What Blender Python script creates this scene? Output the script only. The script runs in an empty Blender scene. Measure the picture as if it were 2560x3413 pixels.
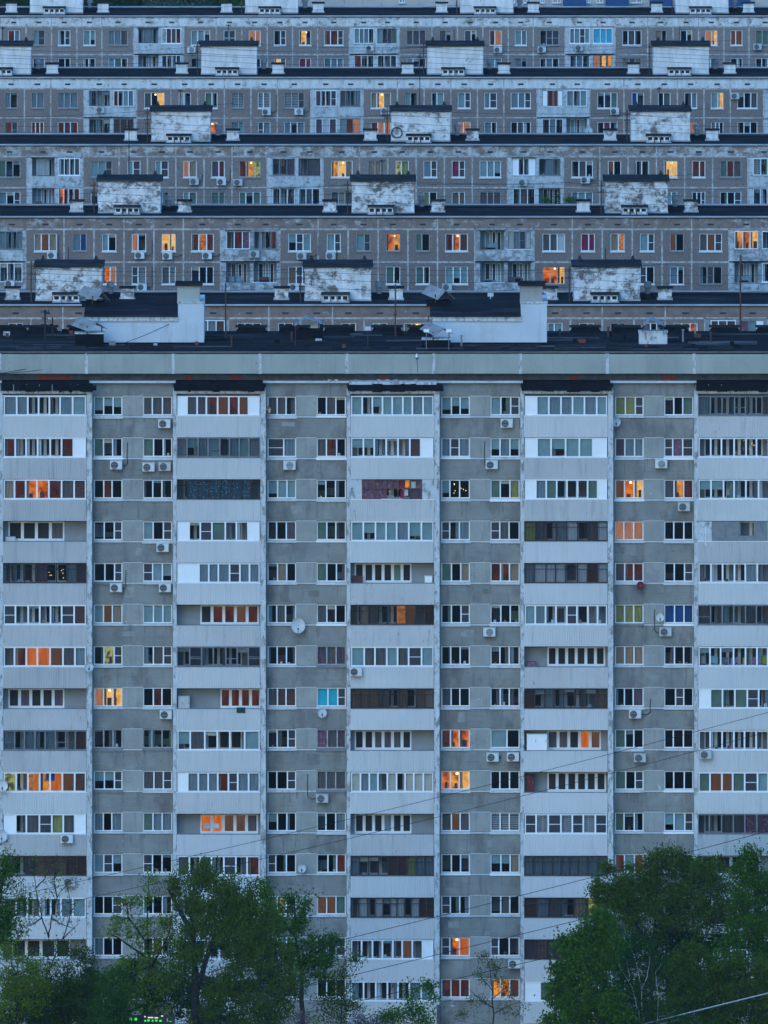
import bpy, math, random
from mathutils import Vector

# ------------------------------------------------------------------ camera, sky, light, exposure
SC = bpy.context.scene
COL = SC.collection
F, HC, YH = 54900.0, 146.0, -3821.0          # focal length in photo pixels, eye height, horizon row
cam = bpy.data.cameras.new('camera'); camo = bpy.data.objects.new('camera', cam); COL.objects.link(camo)
camo.location = (0, 0, HC); camo.rotation_euler = (math.radians(90), 0, 0)
cam.sensor_fit = 'VERTICAL'; cam.sensor_height = 24; cam.sensor_width = 18
cam.lens = 24 * F / 3413; cam.shift_y = -(1706.5 - YH) / 3413
cam.clip_start = 5; cam.clip_end = 9000
SC.camera = camo
SUN_EL, SUN_ROT = math.radians(2.0), math.radians(200)
W = bpy.data.worlds.new('World'); SC.world = W; W.use_nodes = True
nt = W.node_tree; nt.nodes.clear()
sky = nt.nodes.new('ShaderNodeTexSky'); sky.sky_type = 'NISHITA'; sky.sun_disc = False
sky.sun_elevation = SUN_EL; sky.sun_rotation = SUN_ROT; sky.ozone_density = 4.0; sky.air_density = 1.0; sky.dust_density = 0.6
tint = nt.nodes.new('ShaderNodeMix'); tint.data_type = 'RGBA'; tint.blend_type = 'MULTIPLY'
tint.inputs[0].default_value = 1.0; tint.inputs[7].default_value = (0.54, 0.785, 0.90, 1)   # cool dusk white balance
bg = nt.nodes.new('ShaderNodeBackground'); bg.inputs[1].default_value = 0.15
wo = nt.nodes.new('ShaderNodeOutputWorld')
nt.links.new(sky.outputs[0], tint.inputs[6]); nt.links.new(tint.outputs[2], bg.inputs[0]); nt.links.new(bg.outputs[0], wo.inputs[0])
sl = bpy.data.lights.new('sun', 'SUN'); slo = bpy.data.objects.new('sun', sl); COL.objects.link(slo)
sl.energy = 0.162; sl.angle = math.radians(46); sl.color = (0.52, 0.76, 0.96)       # soft twilight glow, no hard shadow
slo.rotation_euler = (math.radians(50), 0, math.radians(-16))
SC.view_settings.view_transform = 'Standard'; SC.view_settings.look = 'None'
SC.view_settings.gamma = 1.0; EXPO = 3.2; SC.view_settings.exposure = EXPO
try:
    SC.cycles.use_denoising = True; SC.cycles.max_bounces = 6; SC.cycles.diffuse_bounces = 3
    SC.cycles.transparent_max_bounces = 10; SC.cycles.sample_clamp_indirect = 4.0
except Exception:
    pass

RND = random.Random(11)
def X(px, Y): return (px - 1280) * Y / F
def Z(py, Y): return HC - (py - YH) * Y / F

# ------------------------------------------------------------------ materials
def newmat(name):
    m = bpy.data.materials.new(name); m.use_nodes = True
    n = m.node_tree; n.nodes.clear()
    return m, n, n.nodes.new('ShaderNodeOutputMaterial')
def node(n, t, **kw):
    o = n.nodes.new(t)
    for k, v in kw.items():
        if k.startswith('i_'): o.inputs[k[2:]].default_value = v
        else: setattr(o, k, v)
    return o
def c4(c): return (c[0], c[1], c[2], 1.0)
def noise_n(n, scale, detail=3, rough=.55, stretch=None):
    g = node(n, 'ShaderNodeNewGeometry'); src = g.outputs['Position']
    if stretch:
        mp = node(n, 'ShaderNodeMapping'); mp.inputs['Scale'].default_value = stretch
        n.links.new(src, mp.inputs['Vector']); src = mp.outputs[0]
    t = node(n, 'ShaderNodeTexNoise'); t.inputs['Scale'].default_value = scale
    t.inputs['Detail'].default_value = detail; t.inputs['Roughness'].default_value = rough
    n.links.new(src, t.inputs['Vector'])
    return t.outputs[0]
def ramp(n, src, p0, p1, a=0.0, b=1.0):
    r = node(n, 'ShaderNodeMapRange'); r.inputs[1].default_value = p0; r.inputs[2].default_value = p1
    r.inputs[3].default_value = a; r.inputs[4].default_value = b
    n.links.new(src, r.inputs[0]); return r.outputs[0]
def mixc(n, fac, a, b, mode='MIX'):
    x = node(n, 'ShaderNodeMix', data_type='RGBA', blend_type=mode)
    for inp, v in ((x.inputs[0], fac), (x.inputs[6], a), (x.inputs[7], b)):
        if isinstance(v, (tuple, list)): inp.default_value = c4(v)
        elif isinstance(v, (int, float)): inp.default_value = v
        else: n.links.new(v, inp)
    return x.outputs[2]
def M(name, base, rough=.85, var=.15, scale=2.0, layers=(), metal=0.0, bump=0.0, bscale=20, detail=4, stretch=None, spec=.2):
    """base colour with soft variation; layers = (colour, scale, p0, p1, stretch, detail, strength) laid over it by noise"""
    m, n, out = newmat(name)
    p = node(n, 'ShaderNodeBsdfPrincipled'); p.inputs['Roughness'].default_value = rough; p.inputs['Metallic'].default_value = metal
    p.inputs['Specular IOR Level'].default_value = spec
    lo = tuple(c * (1 - var) for c in base); hi = tuple(min(1, c * (1 + var)) for c in base)
    col = mixc(n, ramp(n, noise_n(n, scale, detail, stretch=stretch), .3, .7), lo, hi)
    for (lc, ls, p0, p1, st, dt, stg) in layers:
        f = ramp(n, noise_n(n, ls, dt, .62, st), p0, p1, 0, stg)
        col = mixc(n, f, col, lc)
    n.links.new(col, p.inputs['Base Color'])
    if bump:
        b = node(n, 'ShaderNodeBump'); b.inputs['Strength'].default_value = bump; b.inputs['Distance'].default_value = .02
        n.links.new(noise_n(n, bscale, 3), b.inputs['Height']); n.links.new(b.outputs[0], p.inputs['Normal'])
    n.links.new(p.outputs[0], out.inputs[0])
    return m
def EM(name, hi, lo, strength, scale=1.6, p0=.35, p1=.62, stretch=None):
    """a lamp-lit room or curtain seen through a window: uneven warm emission"""
    m, n, out = newmat(name)
    e = node(n, 'ShaderNodeEmission'); e.inputs[1].default_value = strength * 1.05 / 2 ** EXPO
    f = ramp(n, noise_n(n, scale, 4, .6, stretch), p0, p1)
    n.links.new(mixc(n, f, lo, hi), e.inputs[0]); n.links.new(e.outputs[0], out.inputs[0])
    return m
def GLASS(name, tint=.85, refl=.09, col=(1, 1, 1)):
    m, n, out = newmat(name)
    t = node(n, 'ShaderNodeBsdfTransparent'); t.inputs[0].default_value = (tint * col[0], tint * col[1], tint * col[2], 1)
    g = node(n, 'ShaderNodeBsdfGlossy'); g.inputs['Roughness'].default_value = .06; g.inputs[0].default_value = (.9, .95, 1, 1)
    x = node(n, 'ShaderNodeMixShader'); x.inputs[0].default_value = refl
    n.links.new(t.outputs[0], x.inputs[1]); n.links.new(g.outputs[0], x.inputs[2]); n.links.new(x.outputs[0], out.inputs[0])
    return m
def EMP(name, c, s):
    m, n, out = newmat(name); e = node(n, 'ShaderNodeEmission'); e.inputs[0].default_value = c4(c); e.inputs[1].default_value = s / 2 ** EXPO
    n.links.new(e.outputs[0], out.inputs[0]); return m
V_ = (4, 4, .35)       # vertical streaks
WALL = M('tower_concrete', (.252, .252, .232), .95, .16, .55, (((.13, .115, .11), .55, .50, .70, (1.2, 1, .6), 7, .85), ((.36, .37, .34), .45, .55, .72, None, 4, .6), ((.17, .16, .15), 1.0, .56, .70, (.5, .5, 7), 5, .5), ((.12, .12, .13), 1.1, .56, .72, (3.2, 3, .3), 5, .55), ((.06, .06, .065), 7, .66, .71, None, 3, .75)), bump=.5, bscale=9)
PIER = M('pale_pier_panel', (.325, .325, .30), .95, .14, .7, (((.18, .19, .20), 1.0, .54, .72, V_, 5, .6), ((.2, .21, .22), .8, .56, .68, None, 6, .5), ((.09, .09, .09), 6, .68, .73, None, 3, .8), ((.6, .62, .62), 2.2, .70, .74, None, 3, .8)), bump=.4, bscale=9)
ATTIC = M('attic_slab_concrete', (.35, .375, .34), .95, .12, .4, (((.10, .10, .09), 5, .67, .72, None, 4, .85), ((.24, .25, .25), .6, .5, .75, V_, 4, .6)), bump=.3)
STUCCO = M('stained_white_stucco', (.56, .58, .59), .95, .12, 1.5, (((.22, .22, .21), 1.9, .50, .62, (2.4, 2, 1), 8, .9), ((.10, .10, .10), 3.5, .64, .70, None, 4, .8)), bump=.5)
METAL = M('corrugated_white_metal', (.625, .625, .62), .75, .06, .16, (((.40, .41, .42), .8, .56, .8, V_, 4, .55), ((.33, .33, .33), 14, .70, .76, None, 2, .35)))
METALW = M('white_panel', (.86, .86, .86), .5, .03)
PVC = M('white_window_plastic', (.86, .86, .86), .45, .04)
OLDW = M('old_grey_painted_wood', (.38, .38, .37), .8, .25, 4)
BITUMB = M('faded_roofing', (.032, .032, .034), .9, .3, .5, (((.075, .075, .078), .6, .52, .68, (.3, 1, 1), 6, .8),), spec=0)
DARKF = M('dark_brown_frame', (.055, .035, .03), .7, .3, 3)
GREYF = M('grey_metal_frame', (.20, .21, .22), .6, .2, 2)
SILL = M('pale_sill', (.58, .59, .60), .7, .12, 2, (((.25, .25, .25), 3, .58, .7, None, 4, .6),))
SILLD = M('tin_sill_weathered', (.22, .23, .24), .7, .2, 2)
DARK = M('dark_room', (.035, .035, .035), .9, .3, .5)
INNER = M('loggia_inner_wall', (.30, .31, .32), .9, .1, 1)
GLS = GLASS('window_glass', .88, .07); GLSD = GLASS('darkened_old_glass', .62, .06)  # GLSD tint puts interior shade into panes of dark and grey frames
NETG = M('insect_screen', (.075, .07, .08), .9, .1)
BITUM = M('bitumen_roofing', (.023, .023, .026), .8, .35, .35, (((.065, .065, .07), .5, .55, .7, (.3, 1, 1), 5, .7), ((.012, .012, .013), 1.2, .6, .7, None, 4, .8)), bump=.3, bscale=4, spec=0)
BLACKT = M('black_tar_flashing', (.010, .010, .012), .9, .5, 2, spec=0)
TIN = M('galvanised_tin', (.27, .28, .285), .7, .2, 2, (((.14, .12, .10), 1.5, .55, .7, None, 4, .7),))
RUST = M('rusty_steel', (.10, .05, .035), .85, .35, 3)
BRICK = M('red_brick_patch', (.21, .045, .035), .9, .25, 6)
BLUEPL = M('pale_blue_plaster', (.52, .58, .63), .9, .10, .5, (((.33, .34, .35), .7, .55, .75, V_, 5, .6), ((.75, .77, .78), 1.8, .64, .72, None, 4, .7)))
BLK = M('black_plastic', (.02, .02, .022), .6, .2)
ACW = M('air_conditioner_white', (.66, .67, .66), .5, .06, 2)
ACG = M('air_conditioner_grey', (.50, .51, .50), .6, .08, 2)
# curtain and pane materials by code
CUR = {
 't': M('curtain_teal', (.24, .36, .37), .9, .12, 1.5), 'b': M('curtain_blue_grey', (.20, .255, .29), .9, .2, 2, stretch=(4, 4, .4)),
 'c': M('curtain_grey_brown', (.125, .11, .11), .9, .25, 2, stretch=(5, 5, .3)), 'p': M('curtain_plum', (.13, .085, .11), .9, .25, 2, stretch=(5, 5, .3)),
 'g': M('blind_grey_green', (.13, .20, .15), .9, .15, 2), 's': M('curtain_beige', (.34, .25, .18), .9, .2, 2, stretch=(5, 5, .3)),
 'u': M('blind_blue', (.02, .07, .23), .8, .15, 2), 'U': M('blind_turquoise', (.03, .50, .62), .8, .1, 2),
 'R': M('blind_crimson', (.28, .02, .06), .8, .15, 2), 'n': M('bamboo_blind', (.22, .135, .085), .9, .25, 3, stretch=(1, 1, 6)),
 'v': M('curtain_white', (.60, .62, .64), .9, .15, 2, stretch=(5, 5, .4)), 'L': M('louvre_blind', (.34, .36, .37), .8, .1),
 'f': M('crumpled_foil', (.45, .48, .5), .35, .5, 5, metal=.6, bump=1, bscale=6), 'j': M('curtain_yellow_green', (.30, .30, .10), .9, .2, 2),
 'q': M('curtain_patterned_blue', (.07, .16, .22), .9, .2, 2, (((.45, .55, .6), 8, .60, .64, None, 1, .9),)),
 'Q': M('curtain_printed_turquoise', (.08, .52, .70), .8, .1, 2, (((.35, .05, .25), 5, .64, .68, None, 1, .9),)),
 'z': M('curtain_cream', (.52, .51, .44), .9, .08, 2), 'N': M('brown_wood_panel', (.12, .055, .042), .8, .3, 3, stretch=(1, 1, 5)),
 'P': M('curtain_rose_patterned', (.22, .10, .15), .9, .2, 2, (((.40, .25, .3), 7, .58, .64, None, 1, .8),)),
}
LIT = {
 'o': EM('orange_lit_room', (.95, .22, .015), (.17, .030, .008), 1.0, 2.1), 'y': EM('amber_lit_room', (1.0, .40, .05), (.30, .075, .010), 1.0, 2.1),
 'Y': EM('yellow_lit_room', (1.0, .62, .17), (.70, .28, .05), 1.05, 2.6), 'r': EM('dim_red_room', (.095, .027, .018), (.025, .010, .009), 1.0, 1.9, .38, .62, (2.5, 2.5, .6)),
 'h': EM('peach_lit_curtain', (.42, .20, .12), (.26, .11, .065), 1.0, 2, stretch=(4, 4, .4)), 'e': EM('green_lit_kitchen', (.40, .44, .16), (.05, .07, .04), 1.0, 3.2, .4, .6),
 'x': EM('lace_lit_curtain', (.60, .23, .06), (.22, .065, .02), 1.0, 6, .4, .6), 'H': EM('dim_warm_curtain', (.11, .058, .035), (.07, .035, .02), 1.0, 2, stretch=(4, 4, .4)),
 'G': EM('glowing_orange_curtain', (.62, .16, .02), (.35, .075, .012), 1.0, 1.6, stretch=(4, 4, .4)),
}
LAMPG = EMP('lamp_glow', (1.0, .62, .22), 4.0)
SPOT = EMP('tiny_light', (1.0, .75, .2), 4.0)

# ------------------------------------------------------------------ mesh helpers
WL = {}
class MB:
    def __init__(s): s.v = []; s.f = []; s.m = []
    def quad(s, a, b, c, d, mat):
        i = len(s.v); s.v += [a, b, c, d]; s.f.append((i, i + 1, i + 2, i + 3)); s.m.append(mat)
    def pane(s, x0, x1, z0, z1, y, mat): s.quad((x0, y, z0), (x1, y, z0), (x1, y, z1), (x0, y, z1), mat)
    def box(s, x0, x1, y0, y1, z0, z1, mat, skip=''):
        i = len(s.v)
        s.v += [(x0, y0, z0), (x1, y0, z0), (x1, y1, z0), (x0, y1, z0), (x0, y0, z1), (x1, y0, z1), (x1, y1, z1), (x0, y1, z1)]
        for k, q in (('f', (0, 1, 5, 4)), ('r', (1, 2, 6, 5)), ('k', (2, 3, 7, 6)), ('l', (3, 0, 4, 7)), ('t', (4, 5, 6, 7)), ('b', (3, 2, 1, 0))):
            if k not in skip: s.f.append(tuple(i + j for j in q)); s.m.append(mat)
    def hexa(s, p, mat):           # eight free corners, order as box
        i = len(s.v); s.v += [tuple(q) for q in p]
        for q in ((0, 1, 5, 4), (1, 2, 6, 5), (2, 3, 7, 6), (3, 0, 4, 7), (4, 5, 6, 7), (3, 2, 1, 0)):
            s.f.append(tuple(i + j for j in q)); s.m.append(mat)
    def tube(s, pts, r, mat, n=6, r1=None):
        pts = [Vector(p) for p in pts]; L = len(pts); rings = []
        for k, p in enumerate(pts):
            d = (pts[min(k + 1, L - 1)] - pts[max(k - 1, 0)])
            d = d.normalized() if d.length > 1e-9 else Vector((0, 0, 1))
            a = d.cross(Vector((0, 1, 0)) if abs(d.y) < .9 else Vector((1, 0, 0))).normalized(); b = d.cross(a)
            rr = r if r1 is None else r + (r1 - r) * k / max(1, L - 1)
            i = len(s.v); rings.append(i)
            for j in range(n):
                t = 2 * math.pi * j / n; q = p + (a * math.cos(t) + b * math.sin(t)) * rr; s.v.append((q.x, q.y, q.z))
        for k in range(L - 1):
            for j in range(n):
                s.f.append((rings[k] + j, rings[k] + (j + 1) % n, rings[k + 1] + (j + 1) % n, rings[k + 1] + j)); s.m.append(mat)
        s.f.append(tuple(rings[0] + j for j in range(n))[::-1]); s.m.append(mat)
        s.f.append(tuple(rings[-1] + j for j in range(n))); s.m.append(mat)
    def lathe(s, prof, c, mat, axis='z', n=16):     # prof: (radius, height) pairs
        rings = []
        for (r, h) in prof:
            rings.append(len(s.v))
            for j in range(n):
                t = 2 * math.pi * j / n; u, w = r * math.cos(t), r * math.sin(t)
                s.v.append((c[0] + u, c[1] + w, c[2] + h) if axis == 'z' else (c[0] + u, c[1] + h, c[2] + w))
        for k in range(len(prof) - 1):
            for j in range(n):
                s.f.append((rings[k] + j, rings[k] + (j + 1) % n, rings[k + 1] + (j + 1) % n, rings[k + 1] + j)); s.m.append(mat)
    def build(s, name, parent=None, smooth=False):
        if not s.v: return None
        xs = [p[0] for p in s.v]; ys = [p[1] for p in s.v]; zs = [p[2] for p in s.v]
        o0 = Vector(((min(xs) + max(xs)) / 2, (min(ys) + max(ys)) / 2, min(zs)))
        me = bpy.data.meshes.new(name)
        me.from_pydata([(p[0] - o0.x, p[1] - o0.y, p[2] - o0.z) for p in s.v], [], s.f)
        mats = []; idx = {}
        for m in s.m:
            if m.name not in idx: idx[m.name] = len(mats); mats.append(m)
        for m in mats: me.materials.append(m)
        me.polygons.foreach_set('material_index', [idx[m.name] for m in s.m])
        if smooth: me.polygons.foreach_set('use_smooth', [True] * len(s.f))
        o = bpy.data.objects.new(name, me); COL.objects.link(o)
        return put(o, o0, parent)
def put(o, world, parent=None):
    WL[o.name] = Vector(world)
    if parent is not None:
        o.parent = parent; o.location = Vector(world) - WL[parent.name]
    else: o.location = world
    return o
def tag(o, label=None, cat=None, group=None, kind=None):
    if label: o['label'] = label
    if cat: o['category'] = cat
    if group: o['group'] = group
    if kind: o['kind'] = kind
    return o
def thing(name, label, cat, loc, group=None):
    o = bpy.data.objects.new(name, None); COL.objects.link(o); o.empty_display_size = .3
    put(o, loc); return tag(o, label, cat, group)
def copy_tree(o, delta, parent=None):
    c = o.copy(); COL.objects.link(c)
    put(c, WL[o.name] + Vector(delta), parent)
    for ch in [k for k in bpy.data.objects if k.parent == o]: copy_tree(ch, delta, c)
    return c
def copy_obj(o, world, parent):
    c = o.copy(); COL.objects.link(c); return put(c, world, parent)

# ------------------------------------------------------------------ windows
def drape(mb, x0, x1, z0, z1, y, mat, pitch=.11, amp=.018):
    n = max(2, int((x1 - x0) / pitch)); xs = [x0 + (x1 - x0) * k / n for k in range(n + 1)]
    for k in range(n):
        ya = y + (amp if k % 2 else -amp); yb = y + (-amp if k % 2 else amp)
        mb.quad((xs[k], ya, z0), (xs[k + 1], yb, z0), (xs[k + 1], yb, z1), (xs[k], ya, z1), mat)
def fill_pane(cu, fr, fm, code, x0, x1, z0, z1, y, rnd, deep=.9):
    """what stands behind one pane; fr takes opaque panels and bars, cu the curtains, blinds and lit rooms"""
    w, h = x1 - x0, z1 - z0; yc = y + .10
    if code == 'w': fr.box(x0 - .02, x1 + .02, y - .02, y + .03, z0 - .02, z1 + .02, METALW); return
    if code == 'm':
        cu.pane(x0, x1, z0, z1, y + .012, NETG)
        fr.box(x0, x1, y - .02, y + .02, z0 + h * .48 - .02, z0 + h * .48 + .02, fm); return
    if code == 'L':
        n = 9
        for k in range(n):
            a = z0 + h * k / n; cu.quad((x0, yc, a), (x1, yc, a), (x1, yc + .03, a + h / n * .62), (x0, yc + .03, a + h / n * .62), CUR['L'])
        return
    if code == 'l':
        cu.pane(x0, x1, z0 + h * .48, z1, yc, CUR['t']); return
    if code in LIT:
        m = LIT[code]
        if code in 'hxHG': drape(cu, x0 - .03, x1 + .03, z0, z1, yc + .05, m)
        else:
            cu.pane(x0 - .1, x1 + .1, z0 - .1, z1 + .1, y + deep * .55, m)
            if rnd.random() < .75:
                ww = w * rnd.uniform(.25, .6); xx = x0 + rnd.random() * (w - ww); hh = h * rnd.uniform(.12, .45)
                cu.box(xx, xx + ww, y + deep * .3, y + deep * .5, z0 - .05, z0 + hh, CUR['N'])
            if rnd.random() < .45: drape(cu, x0 - .02, x0 + w * .28, z0, z1, yc, CUR[rnd.choice('scn')])
        return
    if code in 'tguURzfN': 
        if code in 't' and rnd.random() < .25:
            cu.pane(x0 - .02, x1 + .02, z0 + h * rnd.uniform(.2, .45), z1, yc, CUR[code])
        else: cu.pane(x0 - .02, x1 + .02, z0 - .02, z1 + .02, yc, CUR[code])
        return
    if code in CUR: drape(cu, x0 - .02, x1 + .02, z0, z1, yc, CUR[code]); return
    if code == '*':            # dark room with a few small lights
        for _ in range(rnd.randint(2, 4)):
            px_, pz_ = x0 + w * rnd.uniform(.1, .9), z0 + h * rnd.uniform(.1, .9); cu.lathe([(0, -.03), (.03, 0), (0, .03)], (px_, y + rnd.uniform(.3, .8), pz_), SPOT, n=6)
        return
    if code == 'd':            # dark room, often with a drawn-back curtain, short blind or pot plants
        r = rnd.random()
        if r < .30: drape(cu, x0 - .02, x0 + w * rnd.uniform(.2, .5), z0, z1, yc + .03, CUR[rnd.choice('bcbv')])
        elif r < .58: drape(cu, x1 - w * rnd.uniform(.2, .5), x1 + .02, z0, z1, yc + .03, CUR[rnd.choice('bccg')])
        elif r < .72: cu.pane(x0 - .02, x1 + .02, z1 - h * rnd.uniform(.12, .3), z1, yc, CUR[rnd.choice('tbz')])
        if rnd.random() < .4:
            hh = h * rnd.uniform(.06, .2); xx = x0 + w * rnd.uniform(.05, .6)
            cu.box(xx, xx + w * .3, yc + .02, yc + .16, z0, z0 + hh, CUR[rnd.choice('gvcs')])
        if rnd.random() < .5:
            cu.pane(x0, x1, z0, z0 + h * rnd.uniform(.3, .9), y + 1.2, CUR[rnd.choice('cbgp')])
def window(parent, name, x0, x1, z0, z1, y, codes, fm=None, sill=None, rnd=RND, fw=.065, mw=.085, sillh=.0, sillx=.05, lamp=False):
    """frame (the part) with glass, curtain and sill as sub-parts; x0..x1 is the opening"""
    fm = fm or PVC; fr, gl, cu = MB(), MB(), MB(); ya, yb = y + .07, y + .14
    fr.box(x0, x1, ya, yb, z0, z0 + fw, fm); fr.box(x0, x1, ya, yb, z1 - fw, z1, fm)
    fr.box(x0, x0 + fw, ya, yb, z0 + fw, z1 - fw, fm); fr.box(x1 - fw, x1, ya, yb, z0 + fw, z1 - fw, fm)
    n = len(codes); wt = [1.0 + rnd.uniform(-.12, .12) for _ in codes]
    if n == 2: wt = [1.15, .85] if rnd.random() < .6 else [.85, 1.15]
    if n == 3 and 'm' in codes: wt[codes.index('m')] *= .82
    tot = (x1 - x0 - 2 * fw) - mw * (n - 1); S = sum(wt); x = x0 + fw
    for k, c in enumerate(codes):
        w = tot * wt[k] / S
        fill_pane(cu, fr, fm, c, x, x + w, z0 + fw, z1 - fw, yb - .02, rnd)
        if c != 'w': gl.pane(x, x + w, z0 + fw, z1 - fw, yb - .035, GLS)
        x += w
        if k < n - 1: fr.box(x, x + mw, ya - .004, yb, z0 + fw, z1 - fw, fm); x += mw
    o = fr.build(name, parent); gl.build('glass', o)
    if lamp: cu.lathe([(.0, -.09), (.07, -.06), (.1, 0), (.07, .06), (.0, .09)], ((x0 + x1) / 2 + .1, y + .45, z1 - .22), LAMPG, n=8)
    cu.build('curtain', o)
    if sill is not None:
        sb = MB(); sh = sillh or .05
        sb.hexa([(x0 - sillx, y - .10, z0 - sh), (x1 + sillx, y - .10, z0 - sh), (x1 + sillx, y + .07, z0 - sh), (x0 - sillx, y + .07, z0 - sh),
                 (x0 - sillx, y - .10, z0 - .03), (x1 + sillx, y - .10, z0 - .03), (x1 + sillx, y + .07, z0), (x0 - sillx, y + .07, z0)], sill)
        sb.build('sill', o)
    return o

# ------------------------------------------------------------------ ground
g = MB(); g.quad((-6000, -3000, 0), (6000, -3000, 0), (6000, 6000, 0), (-6000, 6000, 0), M('ground_grass', (.035, .05, .025), .95, .35, .05, (((.06, .055, .045), .02, .5, .6, None, 4, .8),)))
tag(g.build('ground'), kind='structure')
YF = 1102.6; YB = 1101.5; PITCH = 2.797
g = MB(); g.box(-45, 45, YF - 9, YF - 1.3, 0.004, .02, M('pavement_asphalt', (.05, .05, .052), .9, .25, 1))
tag(g.build('pavement'), kind='structure')

# ------------------------------------------------------------------ the tall tower in front
tower = thing('apartment_tower', 'tall pale grey apartment tower with five stacks of white corrugated balconies', 'apartment building', (0, YF, 0))
def bx(k): return 10 + 579 * k
ZP0 = Z(1387, YB)
def zp(r): return ZP0 - PITCH * r              # top of the parapet of storey r
ZW0 = Z(1322, YF); WH = 1.25
def zw(r): return ZW0 - PITCH * .9955 * r
NR = 15
WCODES = {
 (0, 0): 'tlt ccc', (0, 1): 'gdd gdd', (0, 2): 'krk ddd', (0, 3): 'ddm tkm', (0, 4): 'kkm mtt', (0, 5): 'tHs ttt', (0, 6): 'dem dcm', (0, 7): 'hYY krk',
 (0, 8): 'ddd ddd', (0, 9): 'tlm ccm', (0, 10): 'bkb gbb', (0, 11): 'tml mdd', (0, 12): 'kkm dkd', (0, 13): 'bkk drd', (0, 14): 'ddd dkd',
 (1, 0): 'ccd dcd', (1, 1): 'mb crd', (1, 2): 'ttt ddd', (1, 3): 'dkp gdd', (1, 4): 'dsd gkd', (1, 5): 'dcd cdk', (1, 6): 'ddd pcp', (1, 7): 'cNN UUm',
 (1, 8): 'ddm Pcp', (1, 9): 'kkm ccc', (1, 10): 'lkd dkb', (1, 11): 'mdk ddr', (1, 12): 'jem HHg', (1, 13): 'ddd ddm', (1, 14): 'ddk kkd',
 (2, 0): 'tlt tdm', (2, 1): 'bmb tbt', (2, 2): 't** gdj', (2, 3): 'mdb mck', (2, 4): 'gks rrs', (2, 5): 'ddm ddd', (2, 6): 'ddd ddd', (2, 7): 'ckk ddd',
 (2, 8): 'roo tk', (2, 9): 'oyY kkd', (2, 10): 'cHc LLL', (2, 11): 'ddd lls', (2, 12): 'mdd dcd', (2, 13): 'moG mdd', (2, 14): 'rrr yyr',
 (3, 0): 'jjm dkg', (3, 1): 'pbb mPm', (3, 2): 'HoY cyr', (3, 3): 'hhh kkk', (3, 4): 'crr ddm', (3, 5): 'jjj uuu', (3, 6): 'sss ddd', (3, 7): 'dkp kmk',
 (3, 8): 'gdk kkk', (3, 9): 'gkm kkk', (3, 10): 'gdd ttm', (3, 11): 'rtH ddd', (3, 12): 'ddd ddd', (3, 13): 'ddd ddd', (3, 14): 'ddd ddd'}
OLDWIN = {(0, 8, 0), (0, 8, 1), (1, 6, 1), (1, 8, 1), (1, 9, 1)}
JOINT = M('wall_joint', (.20, .19, .18), .95, .5, 1.2, (((.42, .42, .40), 1.5, .55, .62, None, 6, .9),))
DRIP = M('rain_drip_stain', (.20, .198, .185), .95, .25, 2); PATCH = M('mortar_patch', (.30, .30, .275), .95, .2, 3); PATCH2 = M('dark_mortar_patch', (.19, .188, .175), .95, .2, 3)
# wall between the stacks: boxes round the openings, pale piers between each pair of windows
for k in range(-1, 5):
    wl = MB(); x0, x1 = X(bx(k) + 296, YF), X(bx(k) + 568, YF)
    wa0, wa1, wb0, wb1 = (X(bx(k) + q, YF) for q in (303, 398, 467, 564))
    zt = Z(1262, YF)
    for r in range(NR):
        a1 = zw(r); a0 = a1 - WH; up = zt if r == 0 else zw(r - 1) - WH
        wl.box(x0, x1, YF, YF + .3, a1, up, WALL)
        wl.box(x0, wa0, YF, YF + .3, a0, a1, WALL, 'tb'); wl.box(wb1, x1, YF, YF + .3, a0, a1, WALL, 'tb')
        wl.box(wa1, wb0, YF - .012, YF + .3, a0 - .02, a1 + .02, PIER)
        wl.box(wa1 + .01, wb0 - .01, YF - .05, YF - .012, a0 - .14, a0 - .06, SILL)
        wl.box(x0, x1, YF - .006, YF, a1 + .10, a1 + .125, JOINT); wl.box(wa1, wb0, YF - .03, YF - .012, a1 + .02, a1 + .06, SILL)
        for (q0, q1) in ((wa0, wa1), (wb0, wb1)):
            for _ in range(RND.randint(1, 4)):
                dx = RND.choice((q0 + RND.uniform(-.06, .1), q1 - RND.uniform(-.06, .1), RND.uniform(q0, q1))); dw = RND.uniform(.03, .10)
                wl.box(dx, dx + dw, YF - RND.uniform(.001, .004), YF, a0 - RND.uniform(.35, 1.25), a0 - .10, DRIP)
        if RND.random() < .35: xx = RND.uniform(x0 + .2, x1 - .9); wl.box(xx, xx + RND.uniform(.3, .9), YF - .005, YF, a0 - RND.uniform(.7, 1.1), a0 - RND.uniform(.35, .6), RND.choice((PATCH, PATCH2)))
        if RND.random() < .4: wl.box(wa1 + .02, wa1 + .05, YF - .006, YF, a0 - .9, a0 - .15, JOINT)
    wl.box(x0, x1, YF, YF + .3, 0, zw(NR - 1) - WH, WALL)
    wl.build('wall', tower)
rest = []
for (k, r), cc in WCODES.items():
    for side, codes in enumerate(cc.split()):
        q = (303, 398) if side == 0 else (467, 564)
        x0, x1 = X(bx(k) + q[0], YF), X(bx(k) + q[1], YF); z1 = zw(r); z0 = z1 - WH
        old = (k, r, side) in OLDWIN
        sm = SILLD if old or (k, r) in ((0, 9), (3, 5), (0, 4)) and side == 0 else (METALW if RND.random() < .2 else SILL)
        if r >= 12 and not (k == 2 and r in (12, 13)): rest.append((x0, x1, z0, z1, codes)); continue
        window(tower, 'window', x0, x1, z0, z1, YF, codes, OLDW if old else PVC, sm, sillh=.16 + RND.uniform(-.02, .06), lamp=(k, r, side) == (0, 7, 0) or (any(c in 'oyYx' for c in codes) and RND.random() < .6))
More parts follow.
